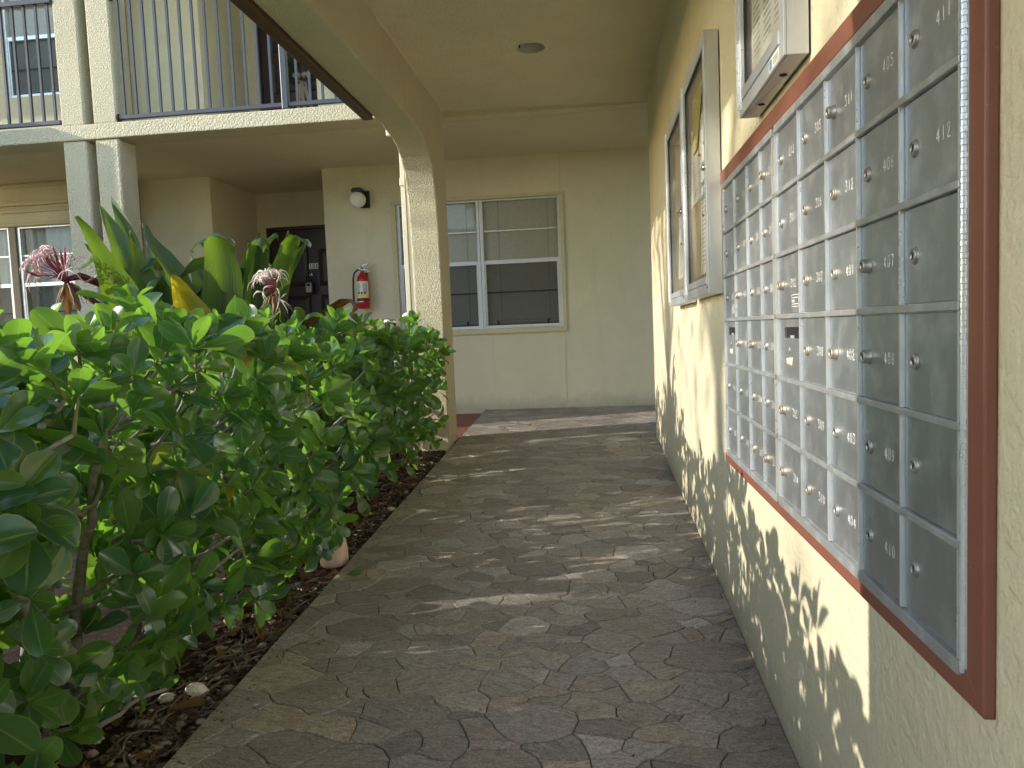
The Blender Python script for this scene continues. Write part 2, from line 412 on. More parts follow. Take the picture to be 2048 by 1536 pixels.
def bed_z(x, y): return floor_z(y)-.035+.03*noise.noise(Vector((x*3, y*3, 1)))+.012*noise.noise(Vector((x*14, y*14, 4))) - .02*max(0, (x+1.60)/.14)

WX0, WX1, WYA, WYB = -1.46, 0.0, -1.6, 6.83
walk = MB()
ya, yb = WYA, 6.9
def fz(y, d): return floor_z(y)-d
walk.prism([(WX0, fz(ya, .20)), (WX0, fz(ya, .005)), (WX1-.002, fz(ya, .005)), (WX1-.002, fz(ya, .20))], 1, ya, ya+.01)
walk = MB()
b = len(walk.v)
for x in (WX0, 1.25):
    for y in (ya, yb):
        for d in (.22, .005): walk.vert((x, y, fz(y, d)))
for q in ((1, 5, 7, 3), (0, 2, 6, 4), (0, 1, 3, 2), (4, 6, 7, 5), (0, 4, 5, 1), (2, 3, 7, 6)): walk.f.append(list(q))
walkway = walk.build('walkway', 'joint', None); tag(walkway, kind='structure')

def clip(poly, p, n):
    out = []
    for i in range(len(poly)):
        a, c = poly[i], poly[(i+1) % len(poly)]; da = (a-p).dot(n); dc = (c-p).dot(n)
        if da <= 0: out.append(a)
        if (da < 0 < dc) or (dc < 0 < da): out.append(a+(c-a)*(da/(da-dc)))
    return out
r2 = random.Random(5)
KY = 1.42      # the slabs lie wider across the path than along it
seeds = []
tries = 0
while len(seeds) < 900 and tries < 110000:
    tries += 1
    p = Vector((r2.uniform(WX0, .5), r2.uniform(.9, 6.85)*KY))
    if p.x > .03 and p.y < 5.4*KY: continue
    rad = .050 + .092*r2.random()**1.5 if p.y > 1.25*KY else .12
    if all(((p-q).x*1.0)**2+((p-q).y)**2 > (max(rad, rq)*.92)**2 for q, rq in seeds): seeds.append((p, rad))
def wob(p):
    a = Vector((p.x*5, p.y*5, 3.)); b_ = Vector((p.x*17, p.y*17, 9.)); c = Vector((p.x*46, p.y*46, 9.))
    return Vector((noise.noise(a)*.030+noise.noise(b_)*.014+noise.noise(c)*.005, noise.noise(a+Vector((7, 3, 5)))*.030+noise.noise(b_+Vector((3, 8, 1)))*.014+noise.noise(c+Vector((3, 8, 1)))*.005))
stones = []
for i, (p, rp) in enumerate(seeds):
    xr = .55 if p.y > 5.5*KY else 0.
    poly = [Vector((WX0, .85*KY)), Vector((xr, .85*KY)), Vector((xr, 6.83*KY)), Vector((WX0, 6.83*KY))]
    near = sorted(((q-p).length_squared, q, rq) for j, (q, rq) in enumerate(seeds) if j != i)[:26] if False else sorted([((q-p).length_squared, j) for j, (q, rq) in enumerate(seeds) if j != i])[:26]
    for d2, j in near:
        q, rq = seeds[j]
        dv = q-p; L2 = dv.length_squared
        tt = .5 + .5*(rp*rp-rq*rq)/max(L2, 1e-6)*.8
        poly = clip(poly, p+dv*tt, dv)
        if len(poly) < 3: break
    if len(poly) < 3: continue
    poly = [Vector((q.x, q.y/KY)) for q in poly]; p = Vector((p.x, p.y/KY))
    # resample and wobble the outline; the displacement is a function of place, so neighbours still match
    out = []
    nst = len(poly)
    for k in range(nst):
        a, c = poly[k], poly[(k+1) % nst]; n = max(1, int((c-a).length/(.022 if p.y < 3.4 else .045)))
        for u in range(n):
            q = a+(c-a)*(u/n); edge_x = abs(q.x-WX0) < 1e-4 or abs(q.x-xr) < 1e-4; edge_y = abs(q.y-6.83) < 1e-4
            ww = wob(q); out.append(Vector((q.x if edge_x else min(max(q.x+ww.x, WX0+.001), xr-.001), q.y if edge_y else q.y+ww.y)))
    if len(out) < 3: continue
    cen = sum(out, Vector((0, 0)))/len(out)
    def inset(d):
        res = []
        n = len(out)
        for k in range(n):
            e = (out[(k+1) % n]-out[k-1]); nn = Vector((-e.y, e.x)); nn = nn.normalized() if nn.length > 1e-9 else Vector((0, 0))
            if nn.dot(cen-out[k]) < 0: nn = -nn
            dd = 0 if (abs(out[k].x-WX0) < 1e-4) else d
            res.append(out[k]+nn*dd)
        return res
    stones.append((p, cen, out, inset(.0015), inset(.0034)))
stones.sort(key=lambda s: s[1].y)
def stone_mesh(mb, s):
    p, cen, out, i1, i2 = s; n = len(out); lift = r2.uniform(-.0008, .0018)
    z = lambda q, d: floor_z(q.y)-d
    A = [mb.vert((q.x, q.y, z(q, .009))) for q in i1]; B = [mb.vert((q.x, q.y, z(q, .0020)+lift)) for q in i1]; C_ = [mb.vert((q.x, q.y, z(q, 0)+lift)) for q in i2]
    for k in range(n):
        j = (k+1) % n; mb.f.append([A[k], A[j], B[j], B[k]]); mb.f.append([B[k], B[j], C_[j], C_[k]])
    mb.f.append(C_)
for s in stones[:298]:
    mb = MB(); stone_mesh(mb, s); mb.build('flagstone', 'flagstone', walkway, fix=True)
if len(stones) > 298:
    mb = MB()
    for s in stones[298:]:
        n0 = len(mb.v); stone_mesh(mb, s); mb.tone.extend([r2.random()]*(len(mb.v)-n0))
    tag(mb.build('far_flagstones', 'flagstone', walkway, fix=False), kind='stuff')
cf = MB(); b = 0
for x in (-14, -1.464):
    for y in (5.365, 7.9):
        for d in (.3, .004): cf.vert((x, y, fz(min(y, 6.9), d)))
for q in ((1, 5, 7, 3), (0, 2, 6, 4), (0, 1, 3, 2), (4, 6, 7, 5), (0, 4, 5, 1), (2, 3, 7, 6)): cf.f.append(list(q))
tag(cf.build('corridor_floor', 'red_floor', None), kind='structure')

# ------------------------------------------------------------------ the wall with the mailboxes
wall = thing('wall', 'long pale yellow stucco wall carrying the mailboxes and notice cabinets', 'wall', (.1, 2, 0))
box('stucco_face', 'stucco_wall', wall, 0, .22, -1.6, 5.42, -.25, 2.72, bevel=.004)

# ------------------------------------------------------------------ canopy over the walkway
can = thing('canopy', 'pale yellow stucco canopy with arched column over the flagstone walkway', 'canopy', (-1.58, 5.35, 0))
arch = [(4.30, 2.305), (4.5, 2.302), (4.66, 2.293), (4.80, 2.275), (4.91, 2.245), (5.0, 2.20), (5.065, 2.13), (5.11, 2.04), (5.145, 1.92), (5.168, 1.75), (5.184, 1.5), (5.19, 1.1), (5.20, -.2)]
NA, NB = .28, .758
mir = [(NB, -.2), (NB, 1.98), (NB+.03, 2.10), (NB+.09, 2.20), (NB+.18, 2.265), (NB+.32, 2.300), (NB+.5, 2.305)]
prof = [(5.5, -.2), (5.5, 2.95), (-1.6, 2.95), (-1.6, 2.305), (NA-.5, 2.305), (NA-.1, 2.2), (NA, 1.9), (NA, -.25), (NB, -.25)] + mir[1:] + arch
ab = MB().prism(prof, 0, -1.69, -1.482).build('arched_beam', 'stucco_coarse', can, bevel=.012)
# ceiling, with a round hole for the lamp
LC = Vector((-.735, 4.368)); LR = .083
def cz(x): return 2.60-.0235*x
cb = MB(); hx0, hx1, hy0, hy1 = LC.x-.3, LC.x+.3, LC.y-.3, LC.y+.3
def cq(x0, x1, y0, y1): cb.poly([(x0, y0, cz(x0)), (x1, y0, cz(x1)), (x1, y1, cz(x1)), (x0, y1, cz(x0))])
cq(-1.482, hx0, -1.6, 5.5); cq(hx1, 0.0, -1.6, 5.5); cq(hx0, hx1, -1.6, hy0); cq(hx0, hx1, hy1, 5.5)
n = 32
def sqp(k):
    a = 2*math.pi*k/n; c, s_ = math.cos(a), math.sin(a); f = .3/max(abs(c), abs(s_)); return LC.x+c*f, LC.y+s_*f
for k in range(n):
    a0, a1 = 2*math.pi*k/n, 2*math.pi*(k+1)/n
    P = [sqp(k), sqp(k+1), (LC.x+LR*math.cos(a1), LC.y+LR*math.sin(a1)), (LC.x+LR*math.cos(a0), LC.y+LR*math.sin(a0))]
    cb.poly([(x, y, cz(x)) for x, y in P])
cb.build('ceiling', 'stucco_ceiling', can)
rcb = random.Random(9)
for A, B in (((-1.480, -1.5, cz(-1.48)), (-1.480, 5.49, cz(-1.48))), ((-1.47, 5.497, cz(-1.47)), (-.004, 5.497, cz(0)))):
    A, B = Vector(A), Vector(B); P = [A.lerp(B, i/70)+Vector((rcb.gauss(0, .0012), rcb.gauss(0, .0012), rcb.gauss(-.001, .0015))) for i in range(71)]
    MB().tube(P, [rcb.uniform(.002, .007) for _ in P], 6).build('caulk_bead', 'stucco_ceiling', can, smooth=True)
box('roof_slab', 'stucco_ceiling', can, -1.481, .22, -1.6, 5.499, 2.73, 2.95)
box('end_beam', 'stucco_ceiling', can, -1.479, .10, 5.50, 5.62, 2.588, 2.70, bevel=.004)
MB().box(-1.752, -1.693, -1.6, 4.40, 2.288, 2.46).build('fascia_board', 'brown_board', can, .004)

lt = thing('recessed_light', 'round white recessed ceiling light under the canopy, unlit', 'ceiling light', (LC.x, LC.y, 2.62))
zc = cz(LC.x)
mb = MB(); mb.lathe((LC.x, LC.y, zc), [(.083, -.001), (.098, -.004), (.100, -.002), (.100, -.0005), (.083, -.0005), (.083, -.001)], 40, cap=False); mb.build('trim_ring', 'lens_white', lt, smooth=True)
mb = MB()
ring = [[mb.vert((LC.x+r_*math.cos(2*math.pi*k/32), LC.y+r_*math.sin(2*math.pi*k/32), zc+h)) for k in range(32)] for r_, h in ((.083, 0.), (.066, .052))]
for k in range(32): mb.f.append([ring[0][k], ring[0][(k+1) % 32], ring[1][(k+1) % 32], ring[1][k]])
mb.build('reflector', 'reflector', lt, smooth=True)
mb = MB().lathe((LC.x, LC.y, zc), [(.066, .052), (.05, .046), (.02, .044), (.001, .044)], 32); mb.build('lamp_lens', 'lens_white', lt, smooth=True)
MB().box(LC.x-.066, LC.x-.058, LC.y-.004, LC.y+.004, zc+.004, zc+.04).build('spring_clip', 'dark_slot', lt)

# surface raceway on the outer side of the column
rw = thing('conduit', 'slim cream raceway running up the outer side of the arched column', 'conduit', (-1.72, 5.27, .2))
box('channel', 'cream_trim', rw, -1.757, -1.7255, 5.225, 5.285, .16, 2.06, bevel=.003)
box('inner_channel', 'cream_trim', rw, -1.7225, -1.691, 5.235, 5.295, .16, 2.42, bevel=.003)
box('upper_channel', 'cream_trim', rw, -1.757, -1.7255, 5.225, 5.285, 2.115, 2.42, bevel=.003)
box('coupling', 'cream_trim', rw, -1.762, -1.7245, 5.218, 5.292, 2.06, 2.115, bevel=.003)
box('junction_box', 'cream_trim', rw, -1.85, -1.691, 5.245, 5.285, 2.42, 2.53, bevel=.006)

# ------------------------------------------------------------------ apartment building behind
apt = thing('apartment_building', 'two storey pale yellow apartment building with open corridors and paired pillars', 'building', (-3, 7, 0))
def wallpart(name, x0, x1, y0, y1, z0, z1, mat='stucco_fine', holes=(), bevel=0.):
    """wall facing -y with rectangular holes (x0,x1,z0,z1)"""
    mb = MB(); xs = sorted({x0, x1, *[h[0] for h in holes], *[h[1] for h in holes]}); zs = sorted({z0, z1, *[h[2] for h in holes], *[h[3] for h in holes]})
    solid = lambda i, j: 0 <= i < len(xs)-1 and 0 <= j < len(zs)-1 and not any(h[0]-1e-6 <= xs[i] and xs[i+1] <= h[1]+1e-6 and h[2]-1e-6 <= zs[j] and zs[j+1] <= h[3]+1e-6 for h in holes)
    for i in range(len(xs)-1):
        for j in range(len(zs)-1):
            if not solid(i, j): continue
            a, b_, c, d = xs[i], xs[i+1], zs[j], zs[j+1]
            mb.poly([(a, y0, c), (b_, y0, c), (b_, y0, d), (a, y0, d)]); mb.poly([(a, y1, c), (a, y1, d), (b_, y1, d), (b_, y1, c)])
            if not solid(i-1, j): mb.poly([(a, y0, c), (a, y0, d), (a, y1, d), (a, y1, c)])
            if not solid(i+1, j): mb.poly([(b_, y0, c), (b_, y1, c), (b_, y1, d), (b_, y0, d)])
            if not solid(i, j-1): mb.poly([(a, y0, c), (a, y1, c), (b_, y1, c), (b_, y0, c)])
            if not solid(i, j+1): mb.poly([(a, y0, d), (b_, y0, d), (b_, y1, d), (a, y1, d)])
    return mb.build(name, mat, apt, bevel)
FW = (-2.225, -.700, 1.03, 2.215)
LW = (-7.4, -5.0, 1.12, 2.185)
UW = (-5.86, -5.02, 3.385, 4.55)
S0, S1 = 2.586, 2.70
wallpart('window_wall', -2.915, 1.4, 6.83, 7.0, .0, S0+.05, 'stucco_wall', holes=[FW])
box('jamb_wall', 'stucco_fine', apt, -2.915, -2.77, 7.0, 7.8, 0, S0+.05)
wallpart('door_wall', -4.03, -2.77, 7.8, 7.95, 0, S0+.05, holes=[(-3.935, -2.93, .2, 2.225)])
box('corner_block', 'stucco_fine', apt, -4.75, -4.03, 6.83, 7.95, 0, S0+.05)
wallpart('wing_wall', -14, -4.75, 6.6, 6.75, 0, S0+.05, holes=[LW])
box('return_wall', 'stucco_fine', apt, 1.25, 1.4, 5.5, 6.83, 0, S0+.05)
MB().box(-.694, -.688, 6.826, 6.84, .25, S0).build('wall_joint', 'moulding', apt)
MB().box(-14, -1.695, 5.37, 5.62, S0, S1).build('slab_edge', 'stucco_slab', apt, .008)
box('floor_slab', 'stucco_ceiling', apt, -14, 1.4, 5.625, 9, S0+.001, S1-.004)
MB().prism([(4.95, -.2), (6.05, -.2), (6.05, S0-.002), (5.36, S0-.002), (5.36, 3.1), (4.95, 3.1)], 0, -5.76, -5.62).build('sun_block_wall', 'stucco_fine', apt, .01)  # unseen wall added to keep sun off the far wall and pillar feet
for px in (-4.43, -4.165, -8.7, -8.435):
    box('pillar', 'stucco_slab', apt, px, px+.195, 5.385, 5.60, -.1, S0-.001, bevel=.014)
    box('upper_pillar', 'stucco_coarse', apt, px, px+.195, 5.385, 5.60, S1+.001, 5.2, bevel=.014)
# upper floor
wallpart('upper_window_wall', -2.915, 1.4, 6.83, 7.0, S1, 5.2, holes=[])
box('upper_jamb_wall', 'stucco_fine', apt, -2.915, -2.77, 7.0, 7.8, S1, 5.2)
wallpart('upper_door_wall', -4.03, -2.77, 7.8, 7.95, S1, 5.2, holes=[(-3.915, -3.0, S1+.01, 4.75)])
box('upper_corner_block', 'stucco_fine', apt, -4.75, -4.03, 6.83, 7.95, S1, 5.2)
wallpart('upper_wing_wall', -14, -4.75, 6.6, 6.75, S1, 5.2, holes=[UW])
box('roof', 'stucco_ceiling', apt, -14.2, 1.6, 5.1, 9.2, 5.2, 5.45)
box('back_wall', 'stucco_fine', apt, -14, 1.4, 8.9, 9.0, 0, 5.2)
# mouldings above the wing window
for z0, z1, d in ((2.545, 2.575, .02), (2.375, 2.41, .035), (2.31, 2.345, .022), (2.185, 2.215, .03)):
    box('moulding', 'moulding', apt, -8.2, -4.752, 6.6-d, 6.602, z0, z1, bevel=.004)
# window trim of the far window
for bx in ((-2.27, -.655, 6.812, 6.829, 2.216, 2.246), (-.699, -.667, 6.812, 6.829, 1.0, 2.215), (-2.27, -2.226, 6.812, 6.829, 1.0, 2.215), (-2.27, -.667, 6.806, 6.829, .982, 1.029)):
    box('window_trim', 'moulding', apt, *bx, bevel=.004)

def sash_window(x0, x1, z0, z1, Y, zm, munt_up, munt_lo, frame='white_trim', blind=True, parent=apt, screened=True, latch=True):
    """single-hung unit: an outer frame (the part) with panes, muntins and screen below it"""
    f = .028
    fr = MB().box(x0, x0+f, Y, Y+.06, z0, z1).box(x1-f, x1, Y, Y+.06, z0, z1).box(x0+f, x1-f, Y, Y+.06, z1-f*.6, z1).box(x0+f, x1-f, Y, Y+.06, z0, z0+f)
    fr.box(x0+f, x1-f, Y+.004, Y+.045, zm-.02, zm+.018)
    fr.box(x0+f, x0+f+.014, Y+.006, Y+.035, z0+f, zm-.02).box(x1-f-.014, x1-f, Y+.006, Y+.035, z0+f, zm-.02)
    win = fr.build('window', frame, parent, .002)
    for zz in munt_up: box('muntin', frame, win, x0+f, x1-f, Y+.018, Y+.034, zz-.007, zz+.007)
    for zz in munt_lo: box('muntin', 'rail_metal', win, x0+f+.014, x1-f-.014, Y+.026, Y+.034, zz-.006, zz+.006)
    MB().poly([(x0+f, Y+.037, zm+.018), (x1-f, Y+.037, zm+.018), (x1-f, Y+.037, z1-f*.6), (x0+f, Y+.037, z1-f*.6)]).build('pane', 'pane_glass', win, fix=False)
    MB().poly([(x0+f+.014, Y+.037, z0+f), (x1-f-.014, Y+.037, z0+f), (x1-f-.014, Y+.037, zm-.02), (x0+f+.014, Y+.037, zm-.02)]).build('pane', 'pane_glass', win, fix=False)
    if screened: MB().poly([(x0+f+.014, Y+.014, z0+f), (x1-f-.014, Y+.014, z0+f), (x1-f-.014, Y+.014, zm-.02), (x0+f+.014, Y+.014, zm-.02)]).build('insect_screen', 'insect_screen', win, fix=False)
    if latch:
        for xx in (x0+.16*(x1-x0)+.02, x1-.16*(x1-x0)-.02): box('latch', 'black_plastic', win, xx-.009, xx+.009, Y+.002, Y+.012, z0+f+.002, z0+f+.045)
    if blind:
        mb = MB(); z = z0+.085; yb_ = Y+.054
        while z < z1-.02:
            mb.poly([(x0+.004, yb_+.006, z-.0088), (x1-.004, yb_+.006, z-.0088), (x1-.004, yb_-.006, z+.0088), (x0+.004, yb_-.006, z+.0088)]); z += .0185
        mb.box(x0+.02, x1-.02, yb_-.012, yb_+.012, z0+.05, z0+.068)
        o = mb.build('blind_slats', 'blind_slat', win, fix=False); tag(o, kind='stuff')
        for t_ in (.23, .84): MB().tube([(x0+(x1-x0)*t_, yb_-.014, z0+.06), (x0+(x1-x0)*t_, yb_-.014, z1-.02)], .0016, 4).build('blind_cord', 'ink_grey', win)
        MB().poly([(x0, Y+.13, z0), (x1, Y+.13, z0), (x1, Y+.13, z1), (x0, Y+.13, z1)]).build('room_shade', 'curtain', win, fix=False)
    else:
        mb = MB(); n_ = 60
        for i in range(n_):
            xa, xb = x0+(x1-x0)*i/n_, x0+(x1-x0)*(i+1)/n_
            ya_, yb2 = Y+.14+.018*math.sin(i*1.3+math.sin(i*.37)*2), Y+.14+.018*math.sin((i+1)*1.3+math.sin((i+1)*.37)*2)
            mb.poly([(xa, ya_, z0), (xb, yb2, z0), (xb, yb2, z1), (xa, ya_, z1)])
        mb.build('curtain', 'curtain', win, smooth=True)
    return win
sash_window(-1.445, FW[1], FW[2], FW[3], 6.845, 1.642, (1.928,), (1.363,))
sash_window(FW[0], -1.449, FW[2], FW[3], 6.845, 1.642, (1.928,), (1.363,))
sash_window(-5.90, LW[1], LW[2], LW[3], 6.62, 1.633, (1.911,), (1.365,), 'trim_aluminium', False, latch=False)
sash_window(-6.85, -5.975, LW[2], LW[3], 6.62, 1.633, (1.911,), (1.365,), 'trim_aluminium', False, latch=False)
box('mullion', 'taupe', apt, -5.974, -5.902, 6.60, 6.70, LW[2], LW[3], bevel=.003)
sash_window(UW[0], UW[1], UW[2], UW[3], 6.62, 3.93, (4.22,), (3.65,), 'trim_aluminium', True, latch=False)

def panel_door(x0, x1, z0, z1, Y, name):
    d = MB().box(x0+.03, x1-.03, Y+.03, Y+.07, z0, z1-.03).build('door', 'dark_paint', apt, .002)
    MB().box(x0, x0+.03, Y-.006, Y+.08, z0, z1).box(x1-.03, x1, Y-.006, Y+.08, z0, z1).box(x0+.03, x1-.03, Y-.006, Y+.08, z1-.03, z1).build('door_frame', 'dark_paint', apt, .003)
    W = x1-x0-.06; a = x0+.03
    for u0, u1 in ((.14, .44), (.56, .86)):
        for v0, v1 in ((.10, .38), (.46, .62), (.67, .875)):
            xa, xb = a+W*u0, a+W*u1; za, zb = z0+(z1-z0)*v0, z0+(z1-z0)*v1
            mb = MB(); o_ = [(xa, Y+.0295, za), (xb, Y+.0295, za), (xb, Y+.0295, zb), (xa, Y+.0295, zb)]
            def rr(k, yy): return [(xa+k, yy, za+k), (xb-k, yy, za+k), (xb-k, yy, zb-k), (xa+k, yy, zb-k)]
            rs = [rr(0, Y+.0295), rr(.004, Y+.018), rr(.022, Y+.0295-.001), rr(.05, Y+.017)]
            for A, B in zip(rs, rs[1:]):
                for k in range(4): mb.poly([A[k], A[(k+1) % 4], B[(k+1) % 4], B[k]])
            mb.poly(rs[-1]); mb.build('door_panel', 'dark_paint', d)
    return d
d106 = panel_door(-3.935, -2.93, .27, 2.222, 7.81, 'door')
mb = MB(); px0 = -3.487
for k in range(3): mb.box(px0+k*.0348, px0+k*.0348+.0335, 7.833, 7.8395, 1.763, 1.822)
mb.build('number_plate', 'digit_white', d106)
mb = MB()
for k, ch in enumerate('106'): digits(mb, ch, Vector((px0+k*.0348+.008, 7.8325, 1.771)), Vector((1, 0, 0)), Vector((0, 0, 1)), Vector((0, -1, 0)), .043, .0065)
mb.build('door_number', 'ink', d106, fix=False)
MB().lathe((-3.455, 7.80, 1.695), [(.026, .04), (.026, .032), (.012, .03), (.012, .012), (.026, .008), (.029, -.012), (.018, -.022)], 20, axis=1).build('door_knob', 'chrome', d106, smooth=True)
upd = panel_door(-3.915, -3.0, S1+.012, 4.745, 7.81, 'door')

lb = thing('key_box', 'black key lock box with pale front hanging on the handle of door 106', 'lock box', (-3.465, 7.77, 1.5))
box('case', 'black_plastic', lb, -3.522, -3.428, 7.755, 7.795, 1.495, 1.625, bevel=.012)
box('front_cover', 'reflector', lb, -3.505, -3.440, 7.747, 7.756, 1.505, 1.607, bevel=.008)
box('keypad', 'dark_slot', lb, -3.492, -3.453, 7.743, 7.748, 1.572, 1.597, bevel=.006)
MB().tube([(-3.505, 7.775, 1.62), (-3.506, 7.775, 1.69), (-3.49, 7.775, 1.715), (-3.462, 7.775, 1.715), (-3.446, 7.775, 1.69), (-3.445, 7.775, 1.62)], .007, 8).build('shackle', 'black_plastic', lb, smooth=True)

# wreath on the upper door
wr = thing('wreath', 'green leafy wreath with long striped ribbon on the upstairs door', 'wreath', (-3.43, 7.79, 3.85))
mb = MB(); rw_ = random.Random(3)
for k in range(240):
    a = rw_.uniform(0, 2*math.pi); r_ = .13+rw_.gauss(0, .022); c = Vector((-3.43+r_*math.cos(a), 7.78+rw_.uniform(-.03, .02), 3.86+r_*math.sin(a)))
    d = Vector((rw_.gauss(0, 1), rw_.gauss(0, .5)-.3, rw_.gauss(0, 1))).normalized()*.045; s_ = d.cross(Vector((rw_.gauss(0, 1), 1, rw_.gauss(0, 1)))).normalized()*.011
    mb.poly([c, c+d*.5+s_, c+d, c+d*.5-s_])
mb.build('foliage', 'tree_leaf', wr, fix=False)
for sx, dx in ((-.02, -.03), (.03, .05), (.0, .01)):
    mb = MB(); P = [(-3.42+sx+dx*t_*t_*1.5, 7.765+.008*math.sin(t_*9), 3.78-.36*t_) for t_ in [i/8 for i in range(9)]]
    for p, q in zip(P, P[1:]): mb.poly([(p[0]-.02, p[1], p[2]), (p[0]+.02, p[1]-.008, p[2]), (q[0]+.02, q[1]-.008, q[2]), (q[0]-.02, q[1], q[2])])
    mb.build('ribbon', 'ribbon', wr, smooth=True)
for sx in (-1, 1):
    mb = MB(); mb.ball((-3.42+sx*.05, 7.755, 3.79), .045, 10, 6, (1.1, .45, .7)); mb.build('bow', 'ribbon', wr, smooth=True)

# balcony railings
def railing(label, x0, x1, posts, name='balcony_railing'):
    t = thing(name, label, 'railing', ((x0+x1)/2, 5.42, S1)); Y = 5.40
    box('bottom_rail', 'rail_metal', t, x0, x1, Y-.016, Y+.016, S1+.022, S1+.052, bevel=.002)
    box('top_rail', 'rail_metal', t, x0, x1, Y-.024, Y+.024, S1+.92, S1+.955, bevel=.004)
    x = x0+.055
    while x < x1-.02:
        box('baluster', 'rail_metal', t, x-.0085, x+.0085, Y-.0085, Y+.0085, S1+.052, S1+.92); x += .0975
    for p in posts: box('post', 'rail_metal', t, p-.023, p+.023, Y-.026, Y+.02, S1+.002, S1+.96, bevel=.003)
    return t
t = railing('dark grey balcony railing in front of the upstairs door with the wreath', -3.965, -1.70, (-2.635,))
for z in (S1+.035, S1+.93): MB().lathe((-3.962, 5.40, z), [(.03, -.006), (.03, .004), (.02, .008)], 16, axis=0).build('end_bracket', 'black_plastic', t)
railing('dark grey balcony railing in front of the upstairs window left of the twin pillars', -8.24, -4.435, (-6.5,))

# ------------------------------------------------------------------ wall lamp, fire extinguisher
wl = thing('wall_lamp', 'round white globe lamp with black bracket above the fire extinguisher', 'wall lamp', (-2.53, 6.82, 2.28))
box('back_plate', 'black_plastic', wl, -2.555, -2.465, 6.805, 6.829, 2.20, 2.355, bevel=.006)
MB().prism([(-2.605, 2.335), (-2.605, 2.355), (-2.585, 2.37), (-2.52, 2.37), (-2.49, 2.352), (-2.49, 2.33)], 1, 6.70, 6.806).build('fitter', 'black_plastic', wl, .006)
MB().ball((-2.555, 6.745, 2.268), .075, 28, 18).build('globe', 'opal_glass', wl, smooth=True)

fe = thing('fire_extinguisher', 'red fire extinguisher with white label and black hose on the wall', 'extinguisher', (-2.555, 6.76, 1.27))
ex, ey = -2.555, 6.755
MB().lathe((ex, ey, 1.265), [(.050, 0), (.056, .006), (.057, .25), (.054, .275), (.042, .300), (.024, .325), (.018, .335), (.018, .35)], 28).build('cylinder', 'red_enamel', fe, smooth=True)
mb = MB(); n = 14
for k in range(n):
    a0, a1 = R(205)+R(140)*k/n, R(205)+R(140)*(k+1)/n; r_ = .0578
    for za, zb, va, vb in ((1.395, 1.515, .0, 1.),): mb.poly([(ex+r_*math.cos(a0), ey+r_*math.sin(a0), za), (ex+r_*math.cos(a1), ey+r_*math.sin(a1), za), (ex+r_*math.cos(a1), ey+r_*math.sin(a1), zb), (ex+r_*math.cos(a0), ey+r_*math.sin(a0), zb)], [(k/n, va), ((k+1)/n, va), ((k+1)/n, vb), (k/n, vb)])
mb.build('label', 'print_label', fe, fix=False)
mb = MB()
for k in range(n):
    a0, a1 = R(205)+R(140)*k/n, R(205)+R(140)*(k+1)/n; r_ = .0579
    mb.poly([(ex+r_*math.cos(a0), ey+r_*math.sin(a0), 1.362), (ex+r_*math.cos(a1), ey+r_*math.sin(a1), 1.362), (ex+r_*math.cos(a1), ey+r_*math.sin(a1), 1.396), (ex+r_*math.cos(a0), ey+r_*math.sin(a0), 1.396)])
mb.build('label_band', 'label_yellow', fe, fix=False)
for a in (238, 266, 294):
    r_ = .0586; mb = MB(); a0, a1 = R(a), R(a+16)
    mb.poly([(ex+r_*math.cos(a0), ey+r_*math.sin(a0), 1.398), (ex+r_*math.cos(a1), ey+r_*math.sin(a1), 1.398), (ex+r_*math.cos(a1), ey+r_*math.sin(a1), 1.417), (ex+r_*math.cos(a0), ey+r_*math.sin(a0), 1.417)]); mb.build('pictogram', 'ink', fe, fix=False)
MB().lathe((ex, ey, 1.335), [(.0585, 0), (.0605, .002), (.0605, .016), (.0585, .018)], 28).build('strap', 'black_plastic', fe, smooth=True)
box('strap_buckle', 'chrome', fe, ex-.03, ex+.02, ey-.066, ey-.058, 1.322, 1.334)
box('wall_bracket', 'black_plastic', fe, ex-.03, ex+.03, ey+.057, 6.829, 1.30, 1.60)
MB().lathe((ex, ey, 1.612), [(.019, 0), (.021, .004), (.021, .022), (.014, .030), (.012, .05)], 16).build('valve', 'chrome', fe, smooth=True)
MB().prism([(ex-.02, 1.645), (ex+.01, 1.672), (ex+.075, 1.690), (ex+.082, 1.684), (ex+.03, 1.655), (ex+.0, 1.638)], 1, ey-.012, ey+.012).build('lever', 'chrome', fe, .002)
MB().prism([(ex, 1.634), (ex+.02, 1.640), (ex+.085, 1.608), (ex+.088, 1.598), (ex+.02, 1.622)], 1, ey-.012, ey+.012).build('handle', 'chrome', fe, .002)
MB().lathe((ex-.012, ey-.028, 1.632), [(.010, -.006), (.012, -.004), (.012, .004), (.008, .006)], 12, axis=1).build('gauge', 'chrome', fe, smooth=True)
hp = [(ex-.015, ey-.01, 1.628), (ex-.045, ey-.012, 1.620), (ex-.072, ey-.014, 1.595), (ex-.083, ey-.016, 1.55), (ex-.087, ey-.017, 1.47), (ex-.089, ey-.017, 1.37), (ex-.089, ey-.016, 1.345)]
MB().tube(hp, .0085, 10).build('hose', 'black_plastic', fe, smooth=True)
MB().tube([(ex-.089, ey-.016, 1.35), (ex-.089, ey-.016, 1.33), (ex-.089, ey-.016, 1.29)], [.007, .011, .011], 10).build('nozzle', 'black_plastic', fe, smooth=True)

